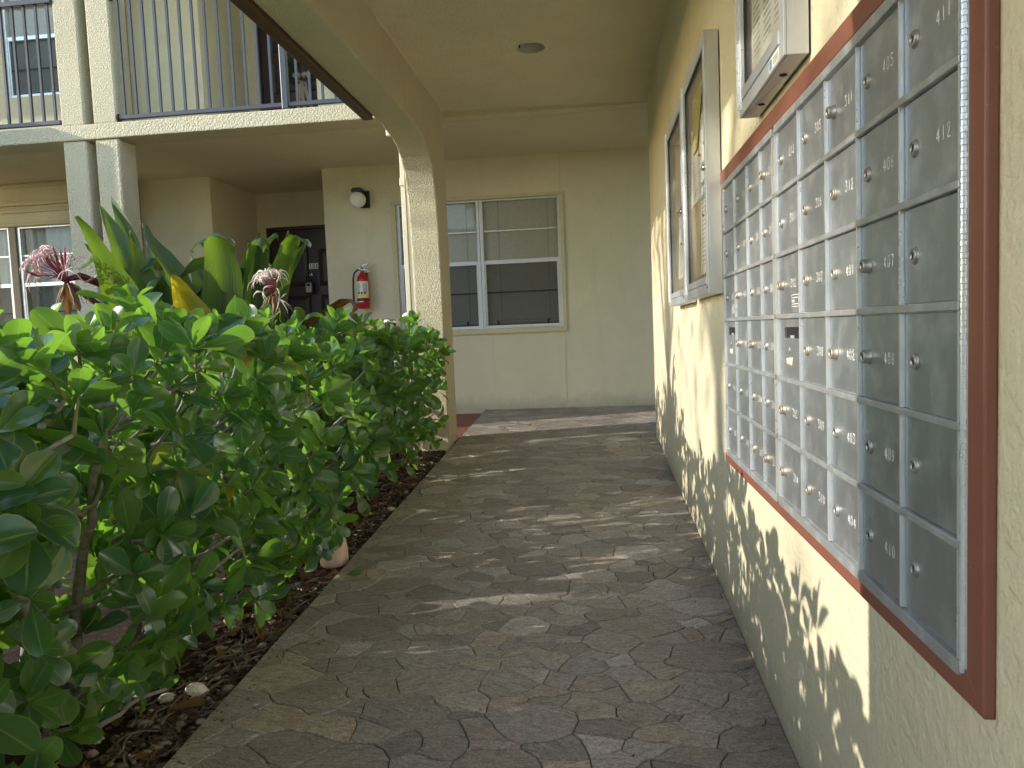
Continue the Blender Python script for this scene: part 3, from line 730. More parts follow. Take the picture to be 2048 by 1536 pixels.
# ------------------------------------------------------------------ mailboxes
mframe = thing('mailbox_surround', 'reddish brown painted timber surround framing the bank of aluminium mailboxes', 'frame', (-.006, 1.6, 1.0))
MB().prism([(.8265, .5575), (.864, .5955), (2.43, .5815), (2.43, .5555)], 0, -.013, 0).build('bottom_board', 'frame_paint', mframe, .0015)
MB().prism([(.8265, .5585), (.8265, 1.468), (.8635, 1.430), (.8635, .5965)], 0, -.0145, 0).build('end_board', 'frame_paint', mframe, .003)
MB().prism([(.8275, 1.4685), (2.43, 1.4685), (2.43, 1.428), (.8645, 1.4305)], 0, -.013, 0).build('top_board', 'frame_paint', mframe, .0015)
rc = random.Random(2); cm = MB()
for k in range(70):
    yy = rc.choice((rc.uniform(1.28, 1.74), rc.uniform(.9, 2.4))); zz = .5955-(yy-.864)/1.566*.014-rc.uniform(0, .0035); e = rc.uniform(.0012, .004); h_ = rc.uniform(.0008, .0022)
    cm.poly([(-.0134, yy-e, zz), (-.0134, yy+e*rc.uniform(.3, 1), zz-h_*.6), (-.0134, yy+e, zz+h_*.4), (-.0134, yy-e*.3, zz+h_)])
cm.build('paint_chips', 'paper_white', mframe, fix=False)
ZB = [.598, .748-.0, .880, 1.012, 1.142, 1.275, 1.413]
ZB = [.598, .736, .872, 1.008, 1.142, 1.276, 1.410]
numsR = [['212', '301', '302', 'L', '303', '304'], ['305', '306', '307', '308', '309', '310'], ['311', '312', '401', '402', '403', '404'], ['405', '406', '407', '408', '409', '410'], ['411', '412', '', '', '', '']]
numsL = [['101', '102', '103', 'L', '104', '105'], ['106', '107', '108', '109', '110', '111'], ['112', '201', '202', '203', '204', '205'], ['206', '207', '208', '209', '210', '211']]
YR = [1.712, 1.526, 1.354, 1.199, 1.0395, .876]; YL = [2.385, 2.199, 2.023, 1.8635, 1.733]
UY = Vector((0, -1, 0)); UZ = Vector((0, 0, 1)); UN = Vector((-1, 0, 0))
rm = random.Random(8)
def lock_mesh(depth, mat):
    mb = MB().lathe((0, 0, 0), [(.0116, 0), (.0116, -.0009), (.0102, -.0013), (.0100, -depth+.0015), (.0091, -depth), (.0062, -depth), (.0060, -depth+.0012), (.0003, -depth+.0012)], 20, axis=0)
    return mb.mesh('lock', mat, Vector(), True)
LOCKS = {k: lock_mesh(d, mt) for k, d, mt in (('flat', .0045, 'steel_lock'), ('mid', .0055, 'brass_lock'), ('deep', .0105, 'brass_lock'), ('dark', .0115, 'steel_lock'))}
slot_me = MB().box(-.0006, .0006, -.0008, .0008, -.0042, .0042).mesh('keyway', 'dark_slot', Vector())
LSTYLE = {'402': 'deep', '408': 'dark', '303': 'deep', '304': 'deep', '302': 'deep', '311': 'dark', '206': 'deep', '108': 'deep', '109': 'deep', '203': 'deep', '211': 'deep', '205': 'mid', '401': 'mid', '307': 'mid', '308': 'mid', '309': 'mid', '310': 'mid', '306': 'mid', '312': 'mid', '301': 'flat'}
def unit(label, cols, ys):
    t = thing('mailbox_unit', label, 'mailboxes', (0, (ys[0]+ys[-1])/2, 1.0))
    y0, y1 = ys[-1], ys[0]
    box('back_panel', 'trim_aluminium', t, -.006, -.0005, y0+.0005, y1-.0005, ZB[0]-.012, ZB[-1]+.012)
    for k, z in enumerate(ZB):
        th = .0048 if 0 < k < 6 else .0085
        zz = z if 0 < k < 6 else (z-.006 if k == 0 else z+.006)
        box('shelf_strip', 'shelf_aluminium', t, -.0175, -.0062, y0+.001, y1-.001, zz-th, zz+th, bevel=.0012)
    for k, y in enumerate(ys):
        for a, b_ in zip(ZB, ZB[1:]):
            box('divider', 'trim_aluminium', t, -.0165, -.0062, y-.0022+(.0024 if k == len(ys)-1 else 0)-(.0024 if k == 0 else 0), y+.0026+(.0024 if k == len(ys)-1 else 0)-(.0024 if k == 0 else 0), a+.0052, b_-.0052)
    for c, lst in enumerate(cols):
        ya_, yb_ = ys[c+1]+.0055, ys[c]-.0055           # ya_ nearer the camera
        for r_, txt in enumerate(lst):
            z0, z1 = ZB[5-r_]+.0065, ZB[6-r_]-.0065
            zc_ = (z0+z1)/2; W = yb_-ya_
            if txt == 'L':
                mb = MB(); xs_ = [(ya_, ya_+W*.12), (ya_+W*.12, yb_-W*.12), (yb_-W*.12, yb_)]
                mb.box(-.0105, -.0065, ya_, yb_, z0, z1-.040).box(-.0105, -.0065, ya_, yb_, z1-.017, z1).box(-.0105, -.0065, ya_, ya_+W*.06, z1-.040, z1-.017).box(-.0105, -.0065, yb_-W*.24, yb_, z1-.040, z1-.017)
                d = mb.build('lock_panel', 'door_aluminium', t); tag(d, 'blank lock panel with an open slot and a bare keyhole')
                box('slot', 'dark_slot', d, -.0070, -.0062, ya_+W*.06, yb_-W*.24, z1-.040, z1-.017)
                MB().box(-.0102, -.0082, ya_+W*.35, ya_+W*.5, z1-.040, z1-.034).build('slot_tab', 'trim_aluminium', d)
                MB().lathe((-.0105, yb_-W*.45, zc_-.004), [(.0075, 0), (.0075, -.0012), (.004, -.0014)], 14, axis=0).build('keyhole', 'brass_lock', d, smooth=True)
                MB().poly([(-.0109, yb_-W*.3, zc_-.022), (-.0109, yb_-W*.62, zc_-.018), (-.0109, yb_-W*.58, zc_-.036), (-.0109, yb_-W*.33, zc_-.033)]).build('old_sticker', 'paper_pink', d, fix=False)
                continue
            d = box('mailbox_door', 'door_aluminium', t, -.0105-rm.uniform(0, .0006), -.0065, ya_, yb_, z0, z1, bevel=.0008)
            ly = yb_-W*.20; stl = LSTYLE.get(txt) or ('dark' if rm.random() < .08 else 'flat')
            lk = inst('lock', LOCKS[stl], d, Matrix.Translation((-.0108, ly, zc_+rm.uniform(-.002, .002)))); lk.matrix_local = Matrix.Translation(Vector((-.0108, ly, zc_))-ORG[t])
            dep = {'flat': .0045, 'mid': .0055, 'deep': .0105, 'dark': .0115}[stl]
            kw = inst('keyway', slot_me, d, Matrix.Identity(4)); kw.matrix_local = Matrix.Translation(Vector((-.0108-dep+.001, ly, zc_))-ORG[t]) @ Matrix.Rotation(rm.choice((0, .5, -.6)), 4, 'X')
            if txt:
                hh = .0160; mb = MB(); digits(mb, txt, Vector((-.0112, ya_+W*.41, zc_-.0075)), UY, UZ, UN, hh, .0017, 1.5, .64)
                mb.build('box_number', 'digit_white', d, fix=False)
            if txt in ('302', '103'):
                mb = MB(); a, b_ = ya_+W*.40, ya_+W*.10; q0, q1 = z0+.012, z0+.036
                for u in ((a, a-.0008, q0, q1), (b_, b_+.0008, q0, q1), (a, b_, q0, q0+.0009), (a, b_, q1, q1+.0009), (a-.004, b_+.004, q0+.005, q0+.0062), (a-.004, b_+.004, q1-.006, q1-.0048), (a-.004, a-.007, q0+.009, q0+.015)):
                    mb.poly([(-.0112, u[0], u[2]), (-.0112, u[1], u[2]), (-.0112, u[1], u[3]), (-.0112, u[0], u[3])])
                for i in range(5): mb.poly([(-.0112, a-.010-i*.003, q0+.009), (-.0112, a-.0115-i*.003, q0+.009), (-.0112, a-.0115-i*.003, q0+.015), (-.0112, a-.010-i*.003, q0+.015)])
                mb.build('stamp_mark', 'digit_white', d, fix=False)
    return t
unit('narrower far bank of four mailbox columns beside the notice cabinet, numbers 101 to 211', numsL, YL)
ur = unit('wider near bank of five mailbox columns with piano hinge, numbers 212 to 412', numsR, YR)
mb = MB(); z = ZB[0]-.008; k = 0
while z < ZB[-1]+.006:
    mb.lathe((-.0150, .8705, z), [(.0028, 0), (.0034 if k % 2 else .0030, .0004), (.0034 if k % 2 else .0030, .0062), (.0028, .0066)], 8); z += .0068; k += 1
mb.build('piano_hinge', 'trim_aluminium', ur)
MB().box(-.0125, -.0012, .8655, .8745, ZB[0]-.012, ZB[-1]+.012).build('hinge_leaf', 'trim_aluminium', ur)

# ------------------------------------------------------------------ notice cabinets
def cabinet(label, y0, y1, z0, z1, depth=.050, low=.058, group='aluminium notice cabinets on the wall'):
    t = thing('notice_cabinet', label, 'notice board', (0, (y0+y1)/2, z0), group)
    D = -depth; th = .004
    MB().box(D+.006, -.004, y0, y0+th, z0, z1).box(D+.006, -.004, y1-th, y1, z0, z1).box(D+.006, -.004, y0+th, y1-th, z0, z0+th).box(D+.006, -.004, y0+th, y1-th, z1-th, z1).build('case', 'cabinet_aluminium', t, .0012)
    box('back_board', 'cork', t, -.0300, -.0280, y0+th, y1-th, z0+th, z1-th)
    s = .036
    box('near_stile', 'cabinet_aluminium', t, D, D+.0055, y0, y0+s, z0, z1, bevel=.0012)
    box('far_stile', 'cabinet_aluminium', t, D, D+.0055, y1-s, y1, z0, z1, bevel=.0012)
    box('top_rail', 'cabinet_aluminium', t, D, D+.0055, y0+s+.0004, y1-s-.0004, z1-.045, z1, bevel=.0012)
    box('bottom_rail', 'cabinet_aluminium', t, D, D+.0055, y0+s+.0004, y1-s-.0004, z0, z0+low*.55, bevel=.0012)
    box('door_rail', 'cabinet_aluminium', t, D-.002, D+.0055, y0+s+.0004, y1-s-.0004, z0+low*.55+.0015, z0+low, bevel=.0012)
    box('inner_bead', 'trim_aluminium', t, D-.002, D+.004, y1-s-.012, y1-s-.003, z0+low, z1-.046)
    MB().poly([(D+.008, y1-s+.006, z0+low-.006), (D+.008, y0+s-.006, z0+low-.006), (D+.008, y0+s-.006, z1-.04), (D+.008, y1-s+.006, z1-.04)]).build('window_pane', 'acrylic', t, fix=False)
    mb = MB(); z = z0+.02; k = 0
    while z < z1-.006:
        mb.lathe((D-.003, y1-.006, z), [(.0045 if k % 2 else .0038, 0), (.0045 if k % 2 else .0038, .0165)], 8); z += .0175; k += 1
    mb.build('hinge', 'trim_aluminium', t)
    return t
near_c = cabinet('notice cabinet next to the mailboxes with yellow and tan papers inside', 2.465, 3.035, 1.095, 1.925)
far_c = cabinet('farthest notice cabinet on the wall, with pale pinkish papers inside', 3.105, 3.70, 1.088, 1.915)
up_c = cabinet('deep notice cabinet mounted above the mailboxes holding one densely printed sheet', 1.482, 1.912, 1.497, 2.30)
for t, y, z in ((near_c, 2.483, 1.50), (far_c, 3.123, 1.46)):
    MB().lathe((-.050, y, z), [(.010, 0), (.011, -.003), (.009, -.008), (.003, -.010)], 16, axis=0).build('lock', 'chrome', t, smooth=True)
for t, y, z in ((near_c, 2.487, 1.118), (far_c, 3.127, 1.111)): MB().lathe((-.050, y, z), [(.006, 0), (.006, -.001)], 12, axis=0).build('screw', 'dark_slot', t)
for y in (1.60, 1.80): MB().lathe((-.022, y, 1.4968), [(.008, 0), (.008, -.0008)], 14).build('drain_hole', 'dark_slot', up_c)
MB().poly([(-.0504, 1.515, 1.502), (-.0504, 1.600, 1.502), (-.0504, 1.600, 1.526), (-.0504, 1.515, 1.526)]).build('maker_sticker', 'paper_white', up_c, fix=False)
MB().poly([(-.0508, 1.575, 1.504), (-.0508, 1.593, 1.504), (-.0508, 1.593, 1.523), (-.0508, 1.575, 1.523)]).build('sticker_mark', 'ink_blue', up_c, fix=False)
mb = MB()
for i in range(3): mb.poly([(-.0508, 1.522, 1.507+i*.005), (-.0508, 1.562, 1.507+i*.005), (-.0508, 1.562, 1.509+i*.005), (-.0508, 1.522, 1.509+i*.005)])
mb.build('sticker_lines', 'ink_grey', up_c, fix=False)
def sheet(label, y0, y1, z0, z1, mat, x=-.032, curl=.006, skew=0., cut=0.):
    """hanging paper facing -x, curling away from the board at its lower edge; y0 is the near edge"""
    mb = MB(); n = 8; g_ = {}
    for j in range(n+1):
        v = j/n; z = z1+(z0-z1)*v
        for i in range(3):
            u = i/2; yy = y1+(y0-y1)*u; yy += skew*v
            if cut: yy = y1+(yy-y1)*(1-cut*v)
            g_[i, j] = mb.vert((x-curl*v*v*(1 if i != 1 else .6), yy, z))
    for j in range(n):
        for i in range(2):
            mb.uv[len(mb.f)] = [(i/2, 1-j/n), (i/2, 1-(j+1)/n), ((i+1)/2, 1-(j+1)/n), ((i+1)/2, 1-j/n)]
            mb.f.append([g_[i, j], g_[i, j+1], g_[i+1, j+1], g_[i+1, j]])
    o = mb.build('notice_paper', mat, None, smooth=True, fix=False)
    return tag(o, label, 'paper', 'papers pinned inside the notice cabinets')
sheet('large sheet of dense grey print inside the cabinet above the mailboxes', 1.53, 1.83, 1.56, 2.2, 'print_dense', curl=.003)
sheet('bright yellow pointed sheet at the top of the cabinet beside the mailboxes', 2.60, 2.86, 1.62, 1.82, 'paper_yellow', -.035, .003, cut=.55)
sheet('white typed letter under the yellow sheet', 2.62, 2.93, 1.44, 1.72, 'print_letter', -.032, .005)
sheet('long tan envelope hanging in the cabinet beside the mailboxes', 2.66, 2.90, 1.17, 1.46, 'paper_tan', -.033, .005)
sheet('white bulletin with blue stripes at the near side of its cabinet', 2.53, 2.70, 1.17, 1.62, 'print_letter', -.034, .004)
for z in (1.545, 1.49, 1.44):
    o = MB().poly([(-.0395, 2.53, z), (-.0395, 2.66, z-.012), (-.0395, 2.66, z-.020), (-.0395, 2.53, z-.007)]).build('stripe', 'ink_blue', None, fix=False)
    o.parent = [q for q in col.objects if q.get('label') == 'white bulletin with blue stripes at the near side of its cabinet'][0]
sheet('pinkish blank sheet at the top of the farthest notice cabinet', 3.22, 3.48, 1.50, 1.80, 'paper_pink', -.032, .006)
sheet('pale printed notice low in the farthest notice cabinet', 3.17, 3.40, 1.20, 1.47, 'print_letter', -.032, .007)
sheet('small tan card at the bottom of the farthest notice cabinet', 3.16, 3.36, 1.16, 1.28, 'paper_tan', -.034, .004)
for lab, y, z, mt in (('upper red push pin on the striped bulletin', 2.575, 1.60, 'pin_red'), ('lower red push pin holding the typed letter', 2.69, 1.585, 'pin_red'), ('grey push pin on the striped bulletin', 2.63, 1.37, 'ink_grey'), ('grey push pin in the farthest notice cabinet', 3.28, 1.345, 'ink_grey')):
    o = MB().lathe((-.034, y, z), [(.002, .006), (.003, .0), (.0055, -.001), (.004, -.002), (.0035, -.004), (.0060, -.0055), (.0055, -.0068)], 12, axis=0).build('push_pin', mt, None, smooth=True)
    tag(o, lab, 'push pin', 'push pins in the notice cabinets')
# ------------------------------------------------------------------ planting
def leaf_mesh(name, L, W, cup, bend, twist, peak=.72, rows=6, tone=0.):
    """spatulate leaf along +Y from the origin, upper side +Z"""
    mb = MB(); g_ = {}
    ts = [0, .16, .36, .56, .74, .88, .965, 1.0] if rows == 6 else [i/rows for i in range(rows+1)]
    for j, t_ in enumerate(ts):
        wd = W*.5*max(.035, (math.sin(math.pi*min(1, t_**1.25*.5/peak**1.25)) if t_ < peak else math.sqrt(max(0, 1-((t_-peak)/(1-peak))**2))*1.0)) if t_ < 1 else W*.11
        for i in range(5):
            u = i/4-.5; x = u*2*wd; y = L*t_
            z = cup*abs(u)*2*wd*1.2 - bend*L*t_*t_ + .004*math.sin(7*t_+tone*9)*(abs(u)*2)
            a = twist*t_*(1 if i else 1); x, z = x*math.cos(a)-0*z, z+x*math.sin(a)
            g_[i, j] = mb.vert((x, y, z)); mb.tone.append(tone)
    n = len(ts)-1
    for j in range(n):
        for i in range(4):
            mb.uv[len(mb.f)] = [(i/4, ts[j]), ((i+1)/4, ts[j]), ((i+1)/4, ts[j+1]), (i/4, ts[j+1])]
            mb.f.append([g_[i, j], g_[i+1, j], g_[i+1, j+1], g_[i, j+1]])
    return mb
rh = random.Random(21)
LEAFMB = []
for k in range(14):
    L = rh.uniform(.088, .142); LEAFMB.append((leaf_mesh('leaf', L, L*rh.uniform(.48, .64), rh.uniform(.1, .45), rh.uniform(-.02, .22), rh.uniform(-.4, .4), rh.uniform(.60, .70), 6, rh.random()), L))
LEAFME = [mb.mesh('leaf', 'shrub_leaf', Vector(), True) for mb, L in LEAFMB]
def hedge_top(y): return min(1.025, .89+.10*(y-.6)) if y < 2.0 else 1.025 - .010*(y-2.0) + .022*math.sin(y*4.1)
def rosette(p, d, n, size, acc, spread=(30, 78)):
    d = d.normalized(); a0 = rh.uniform(0, 6.28); side = d.orthogonal().normalized(); s2 = d.cross(side)
    for k in range(n):
        a = a0+k*2.39996+rh.uniform(-.25, .25); f = (k+.6)/n
        el = R(spread[0]+(spread[1]-spread[0])*f+rh.uniform(-12, 12))
        rad = side*math.cos(a)+s2*math.sin(a)
        ax = (d*math.cos(el)+rad*math.sin(el)).normalized()
        up = (d*math.sin(el)-rad*math.cos(el))
        up = (up+Vector((rh.gauss(0, .22), rh.gauss(0, .22), rh.gauss(.12, .22)))); up = (up-ax*up.dot(ax)).normalized()
        X = ax.cross(up); s_ = size*(.60+.50*f)*rh.uniform(.85, 1.15)
        mt = Matrix((X*s_, ax*s_, up*s_)).transposed().to_4x4(); mt.translation = p+d*(-.012*k/n)+ax*.004
        acc.append((rh.randrange(14), mt, s_))
shrubs = [('beach_shrub', 'nearest third of the glossy leaved hedge, bare grey branches showing low down', -9, 2.05), ('beach_shrub', 'middle third of the glossy leaved hedge, in front of the big lilies', 2.05, 3.45), ('beach_shrub', 'farthest third of the glossy leaved hedge, reaching the foot of the arched column', 3.45, 9)]
acc = [[], [], []]; twigs = [[], [], []]
def which(y): return 0 if y < shrubs[0][3] else (1 if y < shrubs[1][3] else 2)
def gap(y, z):  # the near lower corner is open, with branches showing
    return 1.34 < y < 1.74 and .28 < z < .72
def add_site(p, d, n, size, spread=(30, 78), twig=True):
    if 1.75 < p.y < 4.7 and .25 < p.z < .93:      # pockets opened along the sun's rays to let flecks onto the path
        if noise.noise(Vector(((p.y-.268*p.x)*4.6, (p.z+.36*p.x)*5.2, 2.7))) > .25: return
    k = which(p.y); rosette(p, d, n, size, acc[k], spread)
    if twig: twigs[k].append((p, d.normalized()))
# side face toward the walkway
y = .55
while y < 5.02:
    gz = floor_z(y)
    zt = hedge_top(y)
    stepy = .105
    z = gz+.10
    while z < zt-.02:
        v = (z-gz)/(zt-gz)
        xf = -1.64+.10*min(1, v*1.3)+.03*math.sin(y*5.3+z*4)+.03*math.sin(y*11.7)
        if y > 4.4: xf += .02
        if y < 1.9: xf -= .03
        p = Vector((xf+rh.uniform(-.07, .04), y+rh.uniform(-.05, .05), z+rh.uniform(-.05, .05)))
        prob = .95 if v > .3 else .85
        if gap(p.y, p.z): prob = .16
        if rh.random() < prob:
            d = Vector((.75+rh.gauss(0, .25), -.35+rh.gauss(0, .35), .55*v+rh.gauss(.05, .3)))
            if v < .3: d.z -= .35
            add_site(p, d, rh.choice((5, 6, 6, 7, 8)), rh.uniform(.78, 1.12)*(1.0 if p.y < 2.6 else .92))
        z += .105
    y += stepy
# second, deeper layer and the inside
for k in range(500):
    y = rh.uniform(.55, 5.0); zt = hedge_top(y); z = floor_z(y)+rh.uniform(.08, 1)*(zt-.1-floor_z(y)); x = rh.uniform(-2.2, -1.72)
    if gap(y, z) and rh.random() < .72: continue
    if 1.2 < y < 1.95 and .1 < z < .8 and x > -1.93: continue
    add_site(Vector((x, y, z)), Vector((.5+rh.gauss(0, .4), -.2+rh.gauss(0, .5), .5+rh.gauss(0, .4))), 6, rh.uniform(.75, 1.05), twig=False)
# thick shaded back of the hedge
for k in range(400):
    y = rh.uniform(.2, 5.0); zt = hedge_top(y); z = floor_z(y)+rh.uniform(.06, 1)*(zt-.12-floor_z(y)); x = rh.uniform(-2.5, -2.05)
    add_site(Vector((x, y, z)), Vector((.3+rh.gauss(0, .4), -.4+rh.gauss(0, .4), .4+rh.gauss(0, .4))), 6, rh.uniform(.85, 1.1), twig=False)
for k in range(230):
    y = rh.uniform(.3, 1.9); z = floor_z(y)+rh.uniform(.05, .88); x = rh.uniform(-2.6, -2.12)
    add_site(Vector((x, y, z)), Vector((.3+rh.gauss(0, .4), -.4+rh.gauss(0, .4), .4+rh.gauss(0, .4))), 7, rh.uniform(.9, 1.15), twig=False)
for k in range(170):
    y = rh.uniform(.4, 1.95); z = rh.uniform(.45, hedge_top(y)-.06); x = rh.uniform(-2.4, -1.72)
    add_site(Vector((x, y, z)), Vector((.3+rh.gauss(0, .4), -.2+rh.gauss(0, .4), .6+rh.gauss(0, .3))), 7, rh.uniform(.85, 1.1), twig=False)
# the top
y = .55
while y < 5.05:
    x = -1.50
    while x > -2.25:
        zt = hedge_top(y)-.035*max(0, (-1.6-x))*-1 - (.05 if x > -1.54 else 0)
        p = Vector((x+rh.uniform(-.05, .05), y+rh.uniform(-.05, .05), zt+rh.gauss(-.035, .04)))
        if rh.random() < (.62 if x > -1.9 else .5):
            d = Vector((.12+rh.gauss(0, .25), -.1+rh.gauss(0, .25), 1))
            add_site(p, d, rh.choice((5, 6, 7)), rh.uniform(.75, 1.08), (14, 66))
        x -= .118
    y += .112
# a few loose shoots at the column end
for p, d in (((-1.50, 4.98, .62), (1, .3, .2)), ((-1.49, 4.9, .42), (1, 0, -.1)), ((-1.51, 5.02, .85), (.9, .5, .5)), ((-1.50, 4.7, .30), (1, -.3, -.3)), ((-1.56, 5.05, 1.0), (.6, .4, 1)), ((-1.515, 2.83, .26), (.9, -.5, -.5)), ((-1.545, 2.80, .17), (.5, -.9, -.2)), ((-1.57, 2.84, .20), (.6, -.8, -.1)), ((-1.50, 2.86, .25), (.6, -.6, -.6)), ((-1.56, 2.80, .22), (.7, -.6, -.4)), ((-1.53, 2.95, .30), (.9, -.2, -.3))): add_site(Vector(p), Vector(d), 4, .85)

roots = []
for (nm, lab, ya_, yb_), a, tw in zip(shrubs, acc, twigs):
    yc = max(.6, min(5, (max(ya_, .6)+min(yb_, 5))/2)); t = thing(nm, lab, 'shrub', (-1.9, yc, floor_z(yc)-.04), 'sections of the glossy leaved hedge'); roots.append(t)
    def score(e):
        mt = e[1]; c = mt @ Vector((0, .07, 0)); v = CAM-c; nrm = (mt.to_3x3() @ Vector((0, 0, 1))).normalized()
        front = 1.0 if c.x > -1.72 or c.z > hedge_top(c.y)-.10 else .12
        if c.y < 1.15: front *= .05
        return front*e[2]**2*(.25+abs(nrm.dot(v.normalized())))/v.length_squared
    a.sort(key=score, reverse=True)
    for k, mt, s_ in a[:295]: inst('leaf', LEAFME[k], t, mt)
    mb = MB()
    for k, mt, s_ in a[295:]:
        src = LEAFMB[k][0]; b = len(mb.v); tn = rh.random()
        mb.v.extend(mt @ v for v in src.v); mb.tone.extend([tn]*len(src.v))
        for fi, f in enumerate(src.f): mb.uv[len(mb.f)] = src.uv[fi]; mb.f.append([b+i for i in f])
    tag(mb.build('foliage', 'shrub_leaf', t, smooth=True, fix=False), kind='stuff')
    mb = MB(); green = MB()
    for p, d in tw:
        if rh.random() < .45: continue
        q = p-d*.07-Vector((0, 0, .01)); base_ = Vector((min(-1.84, p.x-.16)+rh.uniform(-.08, .08), p.y+rh.uniform(-.12, .12), max(floor_z(p.y)+.04, p.z-rh.uniform(.12, .3))))
        if 1.2 < p.y < 1.85 and base_.z < .85 and rh.random() < .5: continue
        green.tube([p+d*.005, p-d*.03, q], [.0032, .0042, .005], 5, False)
        mid = (q+base_)*.5+Vector((0, 0, -.03+rh.uniform(-.02, .02))); mb.tube([q, mid, base_], [.005, .0065, .009], 5, False)
    tag(green.build('green_shoots', 'twig_green', t, smooth=True, fix=False), kind='stuff')
    tag(mb.build('twigs', 'bark', t, smooth=True, fix=False), kind='stuff')
    yy = max(ya_, .7)
    while yy < min(yb_, 5.0):
        if not 1.3 < yy < 2.0:
            x0 = -1.93+rh.uniform(-.1, .1); z0 = bed_z(x0, yy); P = [Vector((x0, yy, z0-.03))]
            for j in range(5): P.append(P[-1]+Vector((rh.gauss(.012, .05), rh.gauss(0, .05), (hedge_top(yy)-.12-z0)/5)))
            MB().tube(P, [.019, .017, .015, .013, .011, .008], 8).build('branch', 'bark', t, smooth=True)
        yy += .21
BR = [
    [(-1.84, 1.78, .0), (-1.808, 1.750, 0.182), (-1.883, 1.700, 0.310), (-1.927, 1.700, 0.442), (-1.878, 1.680, 0.513), (-1.844, 1.660, 0.594), (-1.858, 1.660, 0.682), (-1.888, 1.660, 0.85)],
    [(-2.05, 1.85, .0), (-2.015, 1.850, 0.221), (-1.906, 1.820, 0.416), (-1.839, 1.800, 0.572), (-1.859, 1.780, 0.658), (-1.879, 1.770, 0.740), (-1.858, 1.770, 0.9)],
    [(-1.839, 1.800, 0.572), (-1.815, 1.760, 0.661), (-1.821, 1.750, 0.742), (-1.802, 1.750, 0.86)],
    [(-2.0, 2.0, .0), (-1.994, 2.000, 0.205), (-1.915, 1.950, 0.403), (-1.852, 1.920, 0.514), (-1.828, 1.900, 0.632), (-1.774, 1.900, 0.78)],
    [(-1.832, 1.800, 0.579), (-1.813, 1.830, 0.550), (-1.797, 1.860, 0.570), (-1.790, 1.900, 0.65)],
    [(-1.927, 1.700, 0.442), (-1.948, 1.700, 0.50), (-1.99, 1.68, .6), (-2.0, 1.62, .75)],
    [(-1.866, 1.680, 0.615), (-1.839, 1.620, 0.641), (-1.80, 1.55, 0.68)],
    [(-1.95, 1.62, .06), (-1.852, 1.660, 0.02), (-1.802, 1.720, 0.012), (-1.764, 1.700, -.02)],
    [(-1.761, 1.700, 0.0), (-1.701, 1.760, 0.03), (-1.668, 1.800, 0.055), (-1.63, 1.86, .05)],
    [(-1.72, 1.40, 0.05), (-1.79, 1.55, 0.035), (-1.80, 1.72, 0.087), (-1.80, 1.900, 0.099), (-1.83, 2.1, .13)],
    [(-2.10, 2.4, .3), (-2.0, 2.400, 0.55), (-1.86, 2.40, 0.797), (-1.80, 2.42, 0.98)],
    [(-1.98, 2.6, .35), (-1.84, 2.600, 0.661), (-1.78, 2.60, 0.80), (-1.75, 2.65, .95)],
]
for k, P in enumerate(BR):
    r0 = (.021, .019, .011, .017, .010, .012, .008, .011, .008, .007, .011, .011)[k]; n = len(P)
    Q = []
    for a, b_ in zip(P, P[1:]):
        a, b_ = Vector(a), Vector(b_); Q += [a, a.lerp(b_, .5)+Vector((rh.gauss(0, .005), rh.gauss(0, .005), rh.gauss(0, .004)))]
    Q.append(Vector(P[-1])); n = len(Q)
    MB().tube(Q, [r0*(1-.45*i/(n-1))*(1.14 if i % 3 == 0 else 1) for i in range(n)], 10).build('branch', 'bark', roots[0 if k < 10 else 1], smooth=True)

# giant lilies
def strap(name, mat, W, P, t, seg=12, roll=0., fold=.35):
    P = [Vector(p) for p in P]; n = len(P)
    def cat(u):
        f = u*(n-1); i = min(int(f), n-2); x = f-i; p0, p1, p2, p3 = P[max(i-1, 0)], P[i], P[i+1], P[min(i+2, n-1)]
        return .5*((2*p1)+(p2-p0)*x+(2*p0-5*p1+4*p2-p3)*x*x+(3*p1-p0-3*p2+p3)*x**3)
    mb = MB(); g_ = {}; side = None; tn = rh.random()
    for j in range(seg+1):
        u = j/seg; c = cat(u); tg = (cat(min(1, u+.02))-cat(max(0, u-.02))).normalized()
        if side is None:
            v = (CAM-c).normalized(); side = tg.cross(v).normalized(); side = Matrix.Rotation(roll, 3, tg) @ side
        side = (side-tg*side.dot(tg)).normalized(); side = Matrix.Rotation(rh.gauss(0, .03), 3, tg) @ side; nr = side.cross(tg)
        wd = W*.58*(min(1, .55+u*1.1) if u < .45 else 1-((u-.45)/.55)**1.7*.985)
        for i in range(7):
            q = (i-3)/3; g_[i, j] = mb.vert(c+side*(q*wd)+nr*(-fold*wd*(1-abs(q))**1.2+.018*W/.15*math.sin(u*15+q*2.5+tn*20)*abs(q))); mb.tone.append(tn)
    for j in range(seg):
        for i in range(6):
            mb.uv[len(mb.f)] = [(i/6, j/seg), ((i+1)/6, j/seg), ((i+1)/6, (j+1)/seg), (i/6, (j+1)/seg)]
            mb.f.append([g_[i, j], g_[i+1, j], g_[i+1, j+1], g_[i, j+1]])
    return mb.build(name, mat, t, smooth=True, fix=False)
